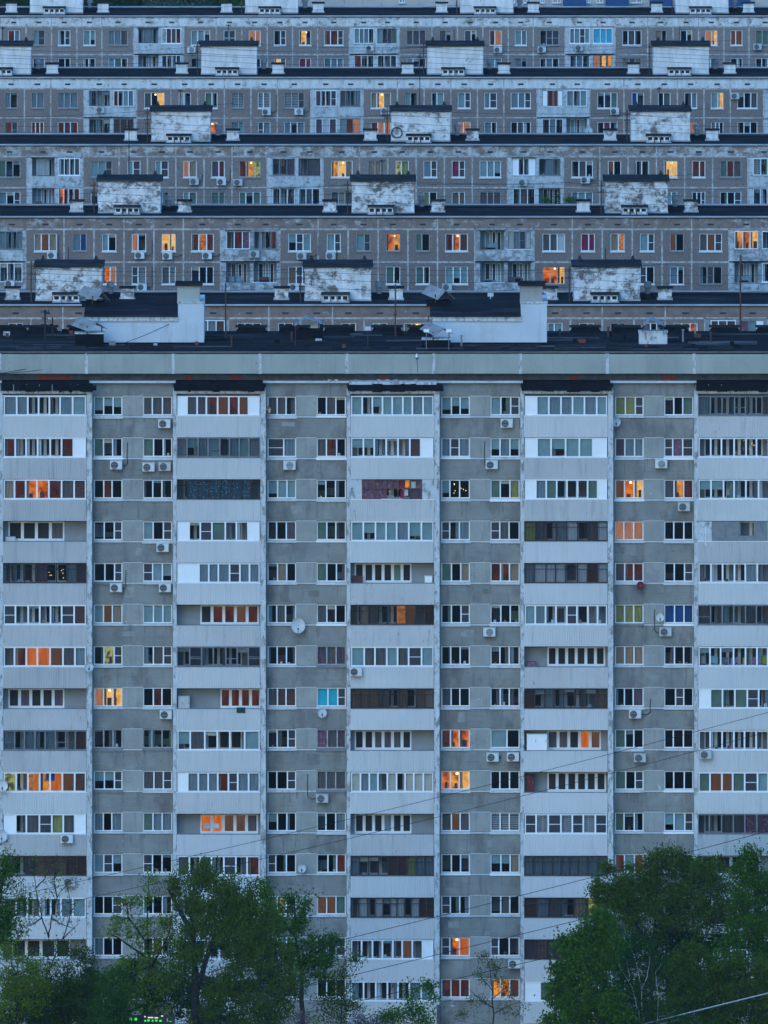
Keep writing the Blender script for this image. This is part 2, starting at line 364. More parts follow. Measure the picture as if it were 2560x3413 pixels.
# the lowest windows, mostly behind the trees: one part
fr, gl, cu = MB(), MB(), MB()
for (x0, x1, z0, z1, codes) in rest:
    fr.box(x0, x1, YF + .07, YF + .14, z0, z0 + .07, PVC); fr.box(x0, x1, YF + .07, YF + .14, z1 - .07, z1, PVC)
    n = len(codes); w = (x1 - x0 - .07) / n
    for j in range(n + 1): fr.box(x0 + w * j, x0 + w * j + .07, YF + .07, YF + .14, z0 + .07, z1 - .07, PVC)
    for j, c in enumerate(codes):
        fill_pane(cu, fr, PVC, c, x0 + w * j + .07, x0 + w * j + w, z0 + .07, z1 - .07, YF + .12, RND)
        gl.pane(x0 + w * j + .07, x0 + w * j + w, z0 + .07, z1 - .07, YF + .105, GLS)
    fr.box(x0 - .05, x1 + .05, YF - .1, YF + .07, z0 - .16, z0 - .003, SILL)
o = fr.build('window', tower); tag(o, kind='stuff'); gl.build('glass', o); cu.build('curtain', o)
# dark rooms behind
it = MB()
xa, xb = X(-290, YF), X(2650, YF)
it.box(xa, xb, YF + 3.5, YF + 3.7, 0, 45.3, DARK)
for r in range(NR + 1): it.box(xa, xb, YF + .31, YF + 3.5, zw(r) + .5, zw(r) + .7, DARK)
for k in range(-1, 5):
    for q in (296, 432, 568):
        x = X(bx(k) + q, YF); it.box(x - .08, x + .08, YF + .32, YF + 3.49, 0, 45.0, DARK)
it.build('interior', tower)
# stucco cross walls beside every balcony stack
for k in range(0, 6):
    for (q0, q1) in ((-12, 0), (279, 297)):
        if k == 5 and q0 > 0: continue
        pl = MB(); xA, xB = X(bx(k) + q0, YB), X(bx(k) + q1, YB)
        zt = Z(1297, YB)
        pl.box(xA, xB, YB - .03, YF + .29, 0, zt, STUCCO)
        for r in range(NR):      # ragged joint lumps at each floor slab
            pl.box(xA - .02, xB + .02, YB - .05, YB + .1, zp(r) - 1.33 - RND.uniform(0, .06), zp(r) - 1.2, STUCCO)
        pl.build('pilaster', tower)
# balconies
BC = {
 (0, 0): 'W bbdkdbt', (0, 1): 'W rddddrw', (0, 2): 'W sroorcN', (0, 3): ('O', .06, 'dddc', .27), (0, 4): 'D dddp**bp', (0, 5): 'W mddddmN', (0, 6): 'W drGGHcb',
 (0, 7): ('O', .06, 'ppdpp', .27), (0, 8): 'G bdbdbdkN', (0, 9): 'W edxyGHN', (0, 10): 'W wdcmjcw', (0, 11): 'D kkcnnnNN', (0, 12): 'W dddddbt', (0, 13): ('O', .1, 'dddd', .2), (0, 14): 'W dddddd',
 (1, 0): 'W wcprHrHw', (1, 1): 'G LlbtkbtL', (1, 2): 'D kqqqqqqk', (1, 3): 'W wdmgddw', (1, 4): 'W wwbbbmbb', (1, 5): ('O', .28, 'HrrHr', .02), (1, 6): 'G dmddkdm',
 (1, 7): ('O', .52, 'rrrr', .0), (1, 8): 'W tcddkt', (1, 9): 'W wbbbrmbb', (1, 10): ('O', .28, 'GGHHc', .03), (1, 11): 'W cdmdmdr', (1, 12): 'W dddddd', (1, 13): 'W cddPbd', (1, 14): ('O', .1, 'dddd', .2),
 (2, 0): 'W tkttttbt', (2, 1): 'W lldddNw', (2, 2): 'S', (2, 3): 'W ttttbtt', (2, 4): ('O', .05, 'ddddgd', .27), (2, 5): 'D ksckdxHkN', (2, 6): 'W tcctcmt', (2, 7): 'D nnnckndns',
 (2, 8): ('O', .05, 'ddcpcd', .27), (2, 9): 'W zbtkzkzzz', (2, 10): ('O', .05, 'kkkbkk', .27), (2, 11): 'D bddkNNjbb', (2, 12): 'D dvkvdvvdvNN', (2, 13): 'W dddddHdw', (2, 14): 'W dddddbt',
 (3, 0): 'W wtbbtbt', (3, 1): 'W wttttw', (3, 2): 'W wbgkkkgw', (3, 3): 'D jckbvkcv', (3, 4): 'D bvvvdvNv', (3, 5): 'W tbddmddd', (3, 6): ('O', .28, 'dddddd', .03), (3, 7): 'D Ndbddddn',
 (3, 8): ('O', .28, 'ccHGH', .08), (3, 9): ('O', .28, 'kkkkkk', .02), (3, 10): 'W mLmLmLm', (3, 11): 'D bbbbbbbbb', (3, 12): 'D Nbcdsek', (3, 13): 'D pnpnpnp', (3, 14): 'W wgccdw',
 (4, 0): 'G bdddddN', (4, 1): 'W kkk**k*', (4, 2): 'W llddddd', (4, 3): 'S', (4, 4): 'W ddddbdk', (4, 5): 'G cdddcdt', (4, 6): 'W ddddddd', (4, 7): 'W wgdgmdw', (4, 8): 'W kddkkdm', (4, 9): 'W gHHgmtw',
 (4, 10): 'G kkccPPp', (4, 11): ('O', .05, 'dddd', .25), (4, 12): 'W dddddd', (4, 13): 'W ddmdd', (4, 14): 'W dddddd'}
BX0, BX1 = X(bx(0), YB), X(bx(0) + 279, YB); BW = BX1 - BX0
# corrugated parapet, built once
METALS = [METAL, M('corrugated_grey_metal', (.53, .525, .52), .75, .08, .16, (((.33, .33, .33), .8, .52, .74, V_, 5, .7), ((.25, .2, .17), 2.5, .66, .72, (2, 2, .4), 4, .6))), M('corrugated_clean_metal', (.65, .64, .64), .7, .05, .16, (((.42, .42, .43), .8, .56, .8, V_, 4, .5),)),
          M('corrugated_stained_metal', (.58, .57, .565), .75, .08, .2, (((.36, .35, .34), 1.1, .54, .72, (2.5, 2.5, .3), 6, .6), ((.22, .14, .10), 3, .67, .71, (2, 2, .5), 4, .7)))]
def parapet_mesh(dirty, METAL):
    p = MB(); n = 49; w = BW / n; h = 1.41
    for j in range(n):
        xs = [w * j, w * (j + .42), w * (j + .54), w * (j + .88), w * (j + 1)]
        ys = [0, 0, -.045, -.045, 0]
        for a in range(4):
            p.quad((BX0 + xs[a], YB - .05 + ys[a], 0), (BX0 + xs[a + 1], YB - .05 + ys[a + 1], 0), (BX0 + xs[a + 1], YB - .05 + ys[a + 1], h), (BX0 + xs[a], YB - .05 + ys[a], h), METAL)
    p.box(BX0, BX1, YB - .02, YB + .06, 0.01, h - .01, METAL)
    p.box(BX0 - .03, BX1 + .03, YB - .085, YB + .08, h - .003, h + .035, PVC if not dirty else SILLD)
    return p
proto_par = []
def inner_default(rnd):
    return (.08, ''.join(rnd.choice('ddkdcb') for _ in range(5)), .22)
def balcony(k, r, spec):
    rnd = random.Random(100 * k + r); x0, x1 = X(bx(k), YB), X(bx(k) + 279, YB); zt = zp(r)
    sb = MB(); sb.box(x0, x1, YB + .065, YB + 1.15, zt - 1.34, zt - 1.2, INNER)
    o = sb.build('balcony', tower)
    kind = spec[0] if isinstance(spec, tuple) else spec[0]
    dirty = kind in 'GDO'
    key = 1 if dirty else 0
    if len(proto_par) == 0:
        for dd in (False, True):
            for mm in METALS: m = parapet_mesh(dd, mm).build('parapet', o); proto_par.append(m.data); bpy.data.objects.remove(m)
    pr = bpy.data.objects.new('parapet', proto_par[key * 4 + rnd.choice([(1, 1, 3, 0), (0, 0, 3, 2), (0, 2, 0, 3), (2, 0, 2, 3), (0, 1, 3, 0)][k])]); COL.objects.link(pr)
    put(pr, ((x0 + x1) / 2 + rnd.uniform(-.03, .03), YB - .0025 + rnd.uniform(-.02, 0), zt - 1.41), o)
    # inner wall of the loggia with its own window and door
    l, codes, rr = (spec[1], spec[2], spec[3]) if kind == 'O' else inner_default(rnd)
    iw, cu = MB(), MB(); yi = YB + 1.16; a, b = x0 + BW * l, x1 - BW * rr
    zb0, zb1 = zt - .12, zt + 1.22; fm = PVC
    iw.box(x0 + .01, x1 - .01, yi + .1, yi + .2, zt - 1.19, zt + 1.44, INNER)
    iw.box(x0 + .01, a, yi, yi + .1, zt - 1.19, zt + 1.44, INNER); iw.box(b, x1 - .01, yi, yi + .1, zt - 1.19, zt + 1.44, INNER)
    iw.box(a, b, yi, yi + .1, zb1, zt + 1.44, INNER); iw.box(a, b, yi, yi + .1, zt - 1.19, zb0, INNER)
    n = len(codes); w = (b - a) / n
    for j, c in enumerate(codes):
        xa = a + w * j; fww = .10
        iw.box(xa, xa + fww, yi - .01, yi + .06, zb0, zb1, fm); iw.box(xa + w - fww, xa + w, yi - .012, yi + .06, zb0, zb1, fm)
        iw.box(xa + fww, xa + w - fww, yi - .01, yi + .06, zb1 - .08, zb1, fm); iw.box(xa + fww, xa + w - fww, yi - .01, yi + .06, zb0, zb0 + .2, fm)
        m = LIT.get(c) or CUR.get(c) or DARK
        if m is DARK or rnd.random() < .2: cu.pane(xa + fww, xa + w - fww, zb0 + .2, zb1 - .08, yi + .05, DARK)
        else: drape(cu, xa + fww, xa + w - fww, zb0 + .2, zb1 - .08, yi + .05, m, amp=.012)
    if kind == 'O' and codes[0] in 'dck' and rnd.random() < .6:
        bw = BW * .12; sg = MB(); sg.box(x0 + .15, x0 + .15 + bw, yi - .5, yi - .1, zt - 1.19, zt + rnd.uniform(-.1, .5), CUR[rnd.choice('NcbPv')]); sg.build('stored_goods', o)
    io = iw.build('inner_wall', o); cu.build('inner_curtain', o)
    top = zt + 1.385
    if kind == 'O':
        rb = MB(); rb.box(x0, x1, YB + .0, YB + .5, top - .05, top + .01, BLACKT); rb.build('lintel', o); return o
    fm = {'W': PVC, 'G': GREYF, 'D': DARKF, 'S': DARKF}[kind]; fr, gl, cu = MB(), MB(), MB()
    z0, z1 = zt + .05, top - .035
    ya, yb = YB - .035, YB + .035
    if kind == 'S' and k == 4:      # boarded up with old sheets
        for j in range(6):
            if j == 3: continue
            m = CUR['c'] if j % 2 else GREYF
            fr.box(x0 + BW * (j / 6), x0 + BW * ((j + 1) / 6) - .01, YB - .03 + .012 * (j % 2), YB + .02, z0 - .02, z1, GREYF if j not in (0, 5) else STUCCO)
        fr.box(x0 + BW * .5, x0 + BW * 4 / 6, YB - .03, YB + .02, z0 - .02, z0 + .35, GREYF)
        fr.box(x0 + .5, x0 + .56, YB - .12, YB - .08, z0 - .3, z0 + .9, PVC)
        fr.build('boarding', o); return o
    if kind == 'S':                 # plastered ends, brown wooden sashes, one open
        fr.box(x0, x0 + BW * .14, YB - .03, YB + .05, z0 - .04, z1 + .03, STUCCO); fr.box(x1 - BW * .145, x1, YB - .03, YB + .05, z0 - .04, z1 + .03, STUCCO)
        a, b = x0 + BW * .142, x1 - BW * .147; ws = M('worn_brown_sash', (.16, .07, .055), .8, .3, 5)
        n = 5; w = (b - a) / n; zm = z0 + (z1 - z0) * .54
        fr.box(a, b, ya, yb, z0 - .04, z0 + .02, ws); fr.box(a, b, ya, yb, z1 - .05, z1, ws); fr.box(a, b, ya, yb, zm - .03, zm + .03, ws)
        for j in range(n + 1): fr.box(a + w * j - .03, a + w * j + .03, ya + .003, yb - .003, z0, z1, ws)
        for j in range(n): fr.box(a + w * j + w / 2 - .015, a + w * j + w / 2 + .015, ya + .005, yb - .005, zm, z1, ws)
        for j, (lo, hi) in enumerate((('P', 'P'), ('P', 'P'), (None, 'P'), (None, 'R'), ('p', 'P'))):
            xa, xb = a + w * j + .03, a + w * (j + 1) - .03
            if lo: drape(cu, xa, xb, z0, zm, YB + .12, CUR[lo]); gl.pane(xa, xb, z0, zm, YB + .01, GLS)
            drape(cu, xa, xb - (.35 if j == 3 else 0), zm, z1, YB + .12, CUR[hi]); gl.pane(xa, xb, zm, z1, YB + .01, GLS)
        cu.pane(a + w * 3.62, a + w * 3.97, zm + .05, z1 - .05, YB + .11, LIT['y'])
        cu.pane(a + w * 4.08, a + w * 4.5, zm + .02, z1 - .15, YB + .09, CUR['v'])
        cu.box(a + w * 3.2, a + w * 3.5, YB + .3, YB + .34, z0 + .05, zm - .15, CUR['R']); cu.box(a + w * 3.55, a + w * 3.85, YB + .3, YB + .34, z0 + .2, zm - .08, CUR['v'])
        fr.box(a + w * 1.6, a + w * 3.3, YB - .14, YB - .04, z0 - .02, z0 + .02, PVC)
        f = fr.build('glazing_frame', o); gl.build('glass', f); cu.build('curtain', f); return o
    codes = spec[2:]; n = len(codes); fw = {'W': .07, 'G': .06, 'D': .05}[kind]; mw = {'W': .11, 'G': .09, 'D': .07}[kind]
    ins = .05 if kind == 'W' else .0
    if kind == 'W' and rnd.random() < .5: fr.box(x0, x1, YB - .06, YB + .05, z1 - .005, top + .0, PVC)
    a, b = x0 + ins, x1 - ins
    fr.box(a, b, ya, yb, z0, z0 + fw, fm); fr.box(a, b, ya, yb, z1 - fw, z1, fm)
    fr.box(a, a + fw, ya, yb, z0 + fw, z1 - fw, fm); fr.box(b - fw, b, ya, yb, z0 + fw, z1 - fw, fm)
    wt = [1 + rnd.uniform(-.13, .13) for _ in codes]; S = sum(wt); tot = b - a - 2 * fw - mw * (n - 1); x = a + fw
    for j, c in enumerate(codes):
        w = tot * wt[j] / S
        fill_pane(cu, fr, fm, c, x, x + w, z0 + fw, z1 - fw, YB + .02, rnd, deep=1.4)
        if c != 'w': gl.pane(x, x + w, z0 + fw, z1 - fw, YB + .012, GLSD if kind in 'DG' else GLS)
        if kind in 'D' or (kind == 'G' and rnd.random() < .3):
            zz = z0 + (z1 - z0) * (.7 if kind == 'D' else .4); fr.box(x, x + w, ya + .01, yb - .01, zz - .02, zz + .02, fm)
        x += w
        if j < n - 1:
            t = mw * rnd.choice((.55, 1, 1)); fr.box(x, x + mw, ya - .004, yb, z0 + fw, z1 - fw, fm); x += mw
    f = fr.build('glazing_frame', o); gl.build('glass', f); cu.build('curtain', f)
    return o
for (k, r), sp in BC.items(): balcony(k, r, sp)
for k in range(5):       # ground-floor corrugated plinth under each stack, tarred cap on top of it
    x0, x1 = X(bx(k), YB), X(bx(k) + 279, YB)
    b_ = MB(); b_.box(x0 + .002, x1 - .002, YB + .03, YB + .5, 0, zp(NR - 1) - 1.42, BLUEPL); b_.build('plinth', tower)
    c_ = MB(); xa, xb = X(bx(k) - 9, YB), X(bx(k) + 292, YB)
    m = STUCCO if k in (2,) else BLACKT
    c_.box(xa, xb, YB - .35, YF - .001, Z(1301, YB), Z(1281, YB), BLACKT); c_.box(xa + .1, xb - .1, YB - .25, YF - .002, Z(1281, YB), Z(1271, YB), m)
    c_.box(xa + .05, xb - .05, YB - .15, YF - .003, Z(1311, YB), Z(1301, YB), STUCCO)
    for j in range(16):
        xx = xa + (xb - xa) * RND.random(); c_.box(xx, xx + RND.uniform(.15, .7), YB - .36 - RND.uniform(0, .04), YB - .1, Z(1301, YB) - RND.uniform(-.05, .10), Z(1281, YB) + RND.uniform(-.1, .07), BLACKT)
    n = 7
    for j in range(n):
        if k in (0, 4): c_.box(xa + (xb - xa) * j / n, xa + (xb - xa) * j / n + .06, YB - .355, YB - .2, Z(1301, YB), Z(1280, YB), SILLD)
    c_.build('balcony_cap', tower)
# attic: recess with the gap's shade in its colour, brick patches, ledge, slabs
xa, xb = X(-300, YF), X(2680, YF)
at = MB(); at.box(xa, xb, YF - .02, YF + .3, Z(1271, YF), Z(1240, YF), M('shaded_gap_band', (.075, .08, .085), .9, .3, 3))
at.box(xa, xb, YF - .35, YF + .25, Z(1275, YF), Z(1268, YF), SILL)
for (p0, p1) in ((119, 239), (618, 640), (767, 806), (1268, 1290), (1898, 1924), (2205, 2252)):
    at.box(X(p0, YF), X(p1, YF), YF - .05, YF - .01, Z(1266, YF), Z(1249, YF), BRICK)
for p in (1098, 1120, 1187, 1262, 1290, 1320, 1386): at.box(X(p - 5, YF), X(p + 6, YF), YF - .40, YF - .3, Z(1271, YF), Z(1263, YF), STUCCO)
at.build('attic_recess', tower)
YA = YF - .75
for k in range(-1, 9):
    p0, p1 = 288 + 289.4 * (k - 1) + 5, 288 + 289.4 * k - 5
    s_ = MB(); s_.box(X(p0, YA), X(p1, YA), YA, YA + .22, Z(1245, YA), Z(1180, YA) + RND.uniform(-.02, .02), ATTIC)
    s_.box(X(p1, YA), X(p1 + 10, YA), YA + .02, YA + .2, Z(1246, YA), Z(1178, YA), STUCCO)
    s_.build('attic_slab', tower)
rf = MB(); ZR = Z(1176, YA)
rf.box(xa, xb, YA - .05, YA + .5, ZR, ZR + .06, M('rusty_coping', (.16, .12, .10), .8, .3, 2))
rf.hexa([(xa, YA + .25, ZR - .3), (xb, YA + .25, ZR - .3), (xb, YF + 15, ZR - .3), (xa, YF + 15, ZR - .3), (xa, YA + .25, ZR + .02), (xb, YA + .25, ZR + .02), (xb, YF + 15, ZR + .05), (xa, YF + 15, ZR + .05)], BITUM)
ROLL = [M('bitumen_sheet', (.042, .042, .046), .9, .3, .4, spec=0), M('bitumen_sheet_new', (.016, .016, .018), .9, .3, .4, spec=0), M('bitumen_sheet_dusty', (.105, .10, .098), .9, .4, .6, (((.03, .03, .03), 1.0, .45, .6, (.3, 1, 1), 5, .9),), spec=0)]
for j in range(46):
    yy = YF + RND.uniform(.2, 13); xx = RND.uniform(xa, xb - 6); zz = ZR + .052 + j * .0005
    rf.box(xx, xx + RND.uniform(1.5, 7), yy, yy + RND.choice((.5, .95, .95, 1.9)), zz - .02, zz, RND.choice(ROLL))
roof = rf.build('roof', tower)
bw_ = MB(); bw_.box(xa, xb, YF + 14.7, YF + 14.95, 0, ZR - .31, WALL); bw_.box(xa, xa + .25, YF + .31, YF + 14.69, 0, ZR - .32, WALL); bw_.box(xb - .25, xb, YF + .31, YF + 14.69, 0, ZR - .32, WALL); bw_.build('rear_wall', tower)
cl_ = MB()
for j in range(26):
    yy = YF + RND.uniform(1.5, 13); xx = RND.uniform(X(-50, YF), X(2600, YF)); hh = RND.uniform(.08, .3); ww = RND.uniform(.12, .5)
    cl_.box(xx, xx + ww, yy, yy + .3, ZR + .08, ZR + .08 + hh, RND.choice((RUST, STUCCO, BLACKT, TIN, BRICK)))
for j in range(9):
    yy = YF + RND.uniform(2, 12); xx = RND.uniform(X(0, YF), X(2400, YF)); hh = RND.uniform(.5, 1.1)
    cl_.lathe([(.06, 0), (.06, hh), (.13, hh + .03), (.0, hh + .12)], (xx, yy, ZR + .05), RND.choice((RUST, TIN)), n=8)
for j in range(6):
    yy = YF + RND.uniform(1, 9); xx = RND.uniform(X(0, YF), X(2200, YF)); pts = [(xx + i * 1.1, yy + .5 * math.sin(i * 1.3 + j), ZR + .1) for i in range(9)]
    cl_.tube(pts, .02, BLK, 4)
tag(cl_.build('roof_debris', tower), kind='stuff')
def yroof(py, z): return F * (HC - z) / (py - YH)
ZT = ZR + .05
YBK = YF + 14.2
for p in (40, 142, 275, 505, 838, 982, 1130, 1290, 1410, 1951, 2095, 2246, 2416, 2570):
    h = MB(); y = YBK; w = 1.05
    h.hexa([(X(p, y) - w, y - .8, ZT), (X(p, y) + w, y - .8, ZT), (X(p, y) + w, y + .6, ZT), (X(p, y) - w, y + .6, ZT),
            (X(p, y) - w * .8, y - .6, ZT + .32), (X(p, y) + w * .85, y - .6, ZT + .36), (X(p, y) + w * .8, y + .5, ZT + .4), (X(p, y) - w * .8, y + .5, ZT + .36)], BLACKT)
    h.box(X(p, y) - w * 1.02, X(p, y) + w * 1.02, y - .7, y + .5, ZT + .36, ZT + .44, BITUM); h.build('roof_vent', tower)
for p in (105, 245, 390, 530, 930, 1065, 1195, 1340, 1630, 1745, 1890, 2065, 2235, 2400):
    h = MB(); y = YF + 1.6; w = .95
    h.hexa([(X(p, y) - w, y - .5, ZT), (X(p, y) + w, y - .5, ZT), (X(p, y) + w, y + .6, ZT), (X(p, y) - w, y + .6, ZT),
            (X(p, y) - w * .8, y - .3, ZT + .16), (X(p, y) + w * .85, y - .3, ZT + .2), (X(p, y) + w * .8, y + .5, ZT + .2), (X(p, y) - w * .8, y + .5, ZT + .18)], BITUM); h.build('roof_vent', tower)
def tin_shaft(px, py_base, body, w=.95, h=1.0, mat=BLACKT, zbase=None, rot=0.0):
    z0 = ZT if zbase is None else zbase
    y = yroof(py_base, z0); x = X(px, y); s = MB()
    s.box(x - w, x + w, y, y + 1.2, z0, z0 + h, mat); s.box(x - w * 1.05, x + w * 1.05, y - .05, y + 1.25, z0 + h, z0 + h + .08, body)
    o = s.build('vent_shaft', tower); t = MB(); zt = z0 + h + .45
    w2, rx = w * RND.uniform(.85, 1.0), RND.uniform(-.2, .2)
    for sgn in (-1, 1):
        a, b = (x - w2, x + rx) if sgn < 0 else (x + rx, x + w2)
        za, zb = (zt + RND.uniform(-.15, .05), zt + .45) if sgn < 0 else (zt + .45, zt + RND.uniform(-.2, .05))
        t.hexa([(a, y - .2, za), (b, y - .2, zb), (b, y + 1.4, zb + .05), (a, y + 1.4, za + .05), (a, y - .2, za + .03), (b, y - .2, zb + .03), (b, y + 1.4, zb + .08), (a, y + 1.4, za + .08)], TIN)
    for dx in (-.7, .7): t.box(x + dx - .03, x + dx + .03, y + .1, y + .16, z0 + h + .08, zt + .18, RUST)
    if rot:
        ca, sa = math.cos(rot), math.sin(rot); yc = y + .6
        t.v = [(x + (p[0] - x) * ca - (p[1] - yc) * sa, yc + (p[0] - x) * sa + (p[1] - yc) * ca, p[2] + (p[1] - yc) * .18) for p in t.v]
    t.build('tin_hood', o)
for (p, yb, bm, sc) in ((298, 1158, STUCCO, .9), (1027, 1130, BLACKT, .55), (1455, 1158, STUCCO, .5), (2177, 1148, STUCCO, .8)): tin_shaft(p, yb, bm, h=sc, mat=STUCCO if p == 2177 else BLACKT, rot={298: .8, 1455: .7}.get(p, 0))
def tower_hut(p0, p1, chim, mat):
    y = yroof(1147, ZT); x0, x1 = X(p0, y), X(p1, y); z0 = ZT; o = MB()
    xc = x1 - 1.75
    o.box(x0, xc, y, y + 6.5, z0, z0 + 1.86, BLUEPL); o.box(xc, x1, y - .004, y + 6.5, z0, z0 + 2.75, BLUEPL)
    o.box(x0 - .05, xc - .005, y - .12, y - .002, z0 + 1.55, z0 + 1.84, STUCCO); o.box(x0, x1, y - .25, y - .01, z0, z0 + .12, BLACKT)
    h = o.build('lift_house', tower)
    q = MB(); q.hexa([(x0 - .15, y - .25, z0 + 1.86), (xc - .002, y - .25, z0 + 1.86), (xc - .002, y + 6.6, z0 + 2.3), (x0 - .15, y + 6.6, z0 + 2.3),
                      (x0 - .15, y - .25, z0 + 1.98), (xc - .002, y - .25, z0 + 1.98), (xc - .002, y + 6.6, z0 + 2.45), (x0 - .15, y + 6.6, z0 + 2.45)], BITUM); q.build('roof', h)
    q = MB(); q.box(xc - .05, x1 - .3, y + .3, y + 2.2, z0 + 2.75, z0 + 3.9, mat); q.box(xc - .2, x1 - .1, y + .1, y + 2.4, z0 + 3.9, z0 + 4.05, BITUM)
    q.box(xc - .06, x1 + .05, y - .06, y + 2.5, z0 + 2.75, z0 + 2.85, STUCCO); q.build('chimney', h)
    return h
tower_hut(288, 680, 1, ATTIC); tower_hut(1441, 1823, 1, PIER)
tin_shaft(312, 1024, BLACKT, zbase=ZT + 2.2, h=.25, rot=.9, w=.8); tin_shaft(1461, 1022, BLACKT, zbase=ZT + 2.2, h=.3, rot=.75, w=.8)
# railing beside the second lift house
rl = MB(); y = yroof(1125, ZT); zz = Z(1052, y)
for p in (1428, 1480, 1530): rl.tube([(X(p, y), y, ZT), (X(p, y), y, zz)], .03, RUST, 4)
for d in (0, .45, .75): rl.tube([(X(1428, y), y, zz - d), (X(1530, y), y, zz - d)], .025, RUST, 4)
rl.tube([(X(1530, y), y, Z(1088, y)), (X(1556, y), y - 2, ZT)], .04, RUST, 4)
rl.build('railing', tower)

# ------------------------------------------------------------------ rows of long panel blocks behind
LSEC = 21.0; KU = LSEC / 1635.0
CELLS = [('W3', 0, 145), ('W2', 248, 337), ('W2', 438, 528), ('W2', 628, 720), ('W2', 820, 910), ('W3', 1010, 1155), ('LG', 1235, 1560)]
SEAMS = [-55, 192, 385, 578, 770, 960, 1200]
# name, period px, first 3-pane window px, roof edge py, hut period, codes for two storeys (sections from -1), paint of frieze
ROWS = {
 'E': dict(P=899., p0=790.6, ye=1016, hp=895., f1={-1: 'ccd dd cd bd _ _ NvN|dbN', 0: 'ddd kk dd dd td sYs dd|ddd', 1: 'tdd bt kd dm Pd jjo NcN|Ptw', 2: 'ddd bd dd dd dd ddd ddd|ddd'}, f2={}),
 'D': dict(P=847., p0=114., ye=722, hp=843., f1={-1: 'ddd dd dd dd dd ddd dcd|bddb', 0: 'sHs bu td hd YY rxr drP|kddr', 1: 'lmt tm tm oy gd roN Obd|zbmv', 2: 'ccv RR sx tm Hd cHm yoY|ddb'},
           f2={-1: 'ddd dd dd dd dd ddd tNt|ddd', 0: 'ddd dd oh mL cL dkd Obd|Obb', 1: 'nmd dd dd gd gd ttt Odk|Odk', 2: 'ooY dd dd mk bd dmk Obb|drr'}),
 'C': dict(P=801., p0=303., ye=482, hp=798.6, f1={-1: 'ddd dd dd dd dd gdd Ovv|dddc', 0: 'ttm tm tm hs pr rye ddp|Ddc', 1: 'yYs ss ej bm Rm ttt wddw|dbd', 2: 'dcd Hk dd YY rr grc Ldd|bdd'},
           f2={-1: 'ddd dd dd dd dd bdm Odd|oddr', 0: 'ddd dd dd tg gg gdg ddd|dcd', 1: 'csc dd sk jd nn ccc dcd|Ogg', 2: 'btb dd o tt ddm ddm ddb|ddb'}),
 'B': dict(P=755., p0=481., ye=258, hp=753.8, f1={-1: 'ddd dd bd bd bb bbb ddd|rdtb', 0: 'cdY fd gd LL LL LLm pddm|cddb', 1: 'sYs td dt tm bm bbm wrrw|bdt', 2: 'ddg ud kc db tY ddc ddd|dbd'},
           f2={-1: 'ddd dd rm rm rrr rrr ddd|NNN', 0: 'sdd dd o bt mb bdb pvp|trh', 1: 'rhh dd yr hh bd dcd dbd|Odd', 2: 'dRd dd YY hh bbd ddd ddd|dbd'}),
 'A': dict(P=718.9, p0=636.6, ye=53, hp=716.8, f1={-1: 'ddd rb tm dm tt bbc dbbd|fNcr', 0: 'ttd mm hh dm Yd rrm tbbd|tdpg', 1: 'ccp cd cd rh tb dmm Ltmt|QQQ', 2: 'dcd sd kd hY HH ggd ddd|ddd'},
           f2={-1: 'ddd db kb kd dd tgd Ott|dddd', 0: 'dtd dd dd Ys Rr gbb rdd|ddd', 1: 'tdd dd dd tt bd dbd dbd|hYy', 2: 'scs dd dd tg dd ddd ddd|ddd'}),
}
ORD = {'E': ('nearest', 'first', .12, 9.0), 'D': ('second', 'second', .33, 1.0), 'C': ('third', 'third', .50, 1.0), 'B': ('fourth', 'fourth', .82, 1.0), 'A': ('farthest', 'fifth', .70, 1.0)}
def peel(name, white, grey, amt, scale=1.0):
    """white paint flaking off grey render; amt = share still painted"""
    m, n, out = newmat(name); p = node(n, 'ShaderNodeBsdfPrincipled'); p.inputs['Roughness'].default_value = .95; p.inputs['Specular IOR Level'].default_value = .15
    t = .5 + (.5 - amt) * .36
    f = ramp(n, noise_n(n, scale * 1.25, 12, .78, (1, 1, 1.25)), t - .03, t + .06)
    g_ = mixc(n, ramp(n, noise_n(n, 1.5, 3), .3, .7), tuple(c * .8 for c in grey), tuple(c * 1.2 for c in grey))
    w_ = mixc(n, ramp(n, noise_n(n, 1.2, 4, .6, (2, 2, .5)), .35, .7), white, tuple(c * .72 for c in white))
    n.links.new(mixc(n, f, g_, w_), p.inputs['Base Color'])
    b = node(n, 'ShaderNodeBump'); b.inputs['Strength'].default_value = .4; b.inputs['Distance'].default_value = .02
    n.links.new(f, b.inputs['Height']); n.links.new(b.outputs[0], p.inputs['Normal']); n.links.new(p.outputs[0], out.inputs[0])
    return m
SEAM = M('painted_seam', (.50, .49, .47), .9, .2, 2, (((.27, .22, .20), 2.5, .46, .60, None, 7, .85),))
COPE = M('zinc_coping', (.36, .38, .40), .8, .2, .8)
PEB = {}
for kk, cc in (('A', (.26, .205, .185)), ('B', (.24, .18, .160)), ('C', (.24, .186, .165)), ('D', (.22, .164, .146)), ('E', (.22, .165, .147))):
    PEB[kk] = M('pebbledash_' + kk.lower(), cc, .98, .10, .25, (((.07, .065, .06), 7, .56, .70, None, 3, .75), ((.40, .39, .38), 8, .62, .70, None, 2, .6), ((.13, .12, .115), .5, .6, .75, V_, 4, .5)), bump=.6, bscale=12)
BLOCKS = {}
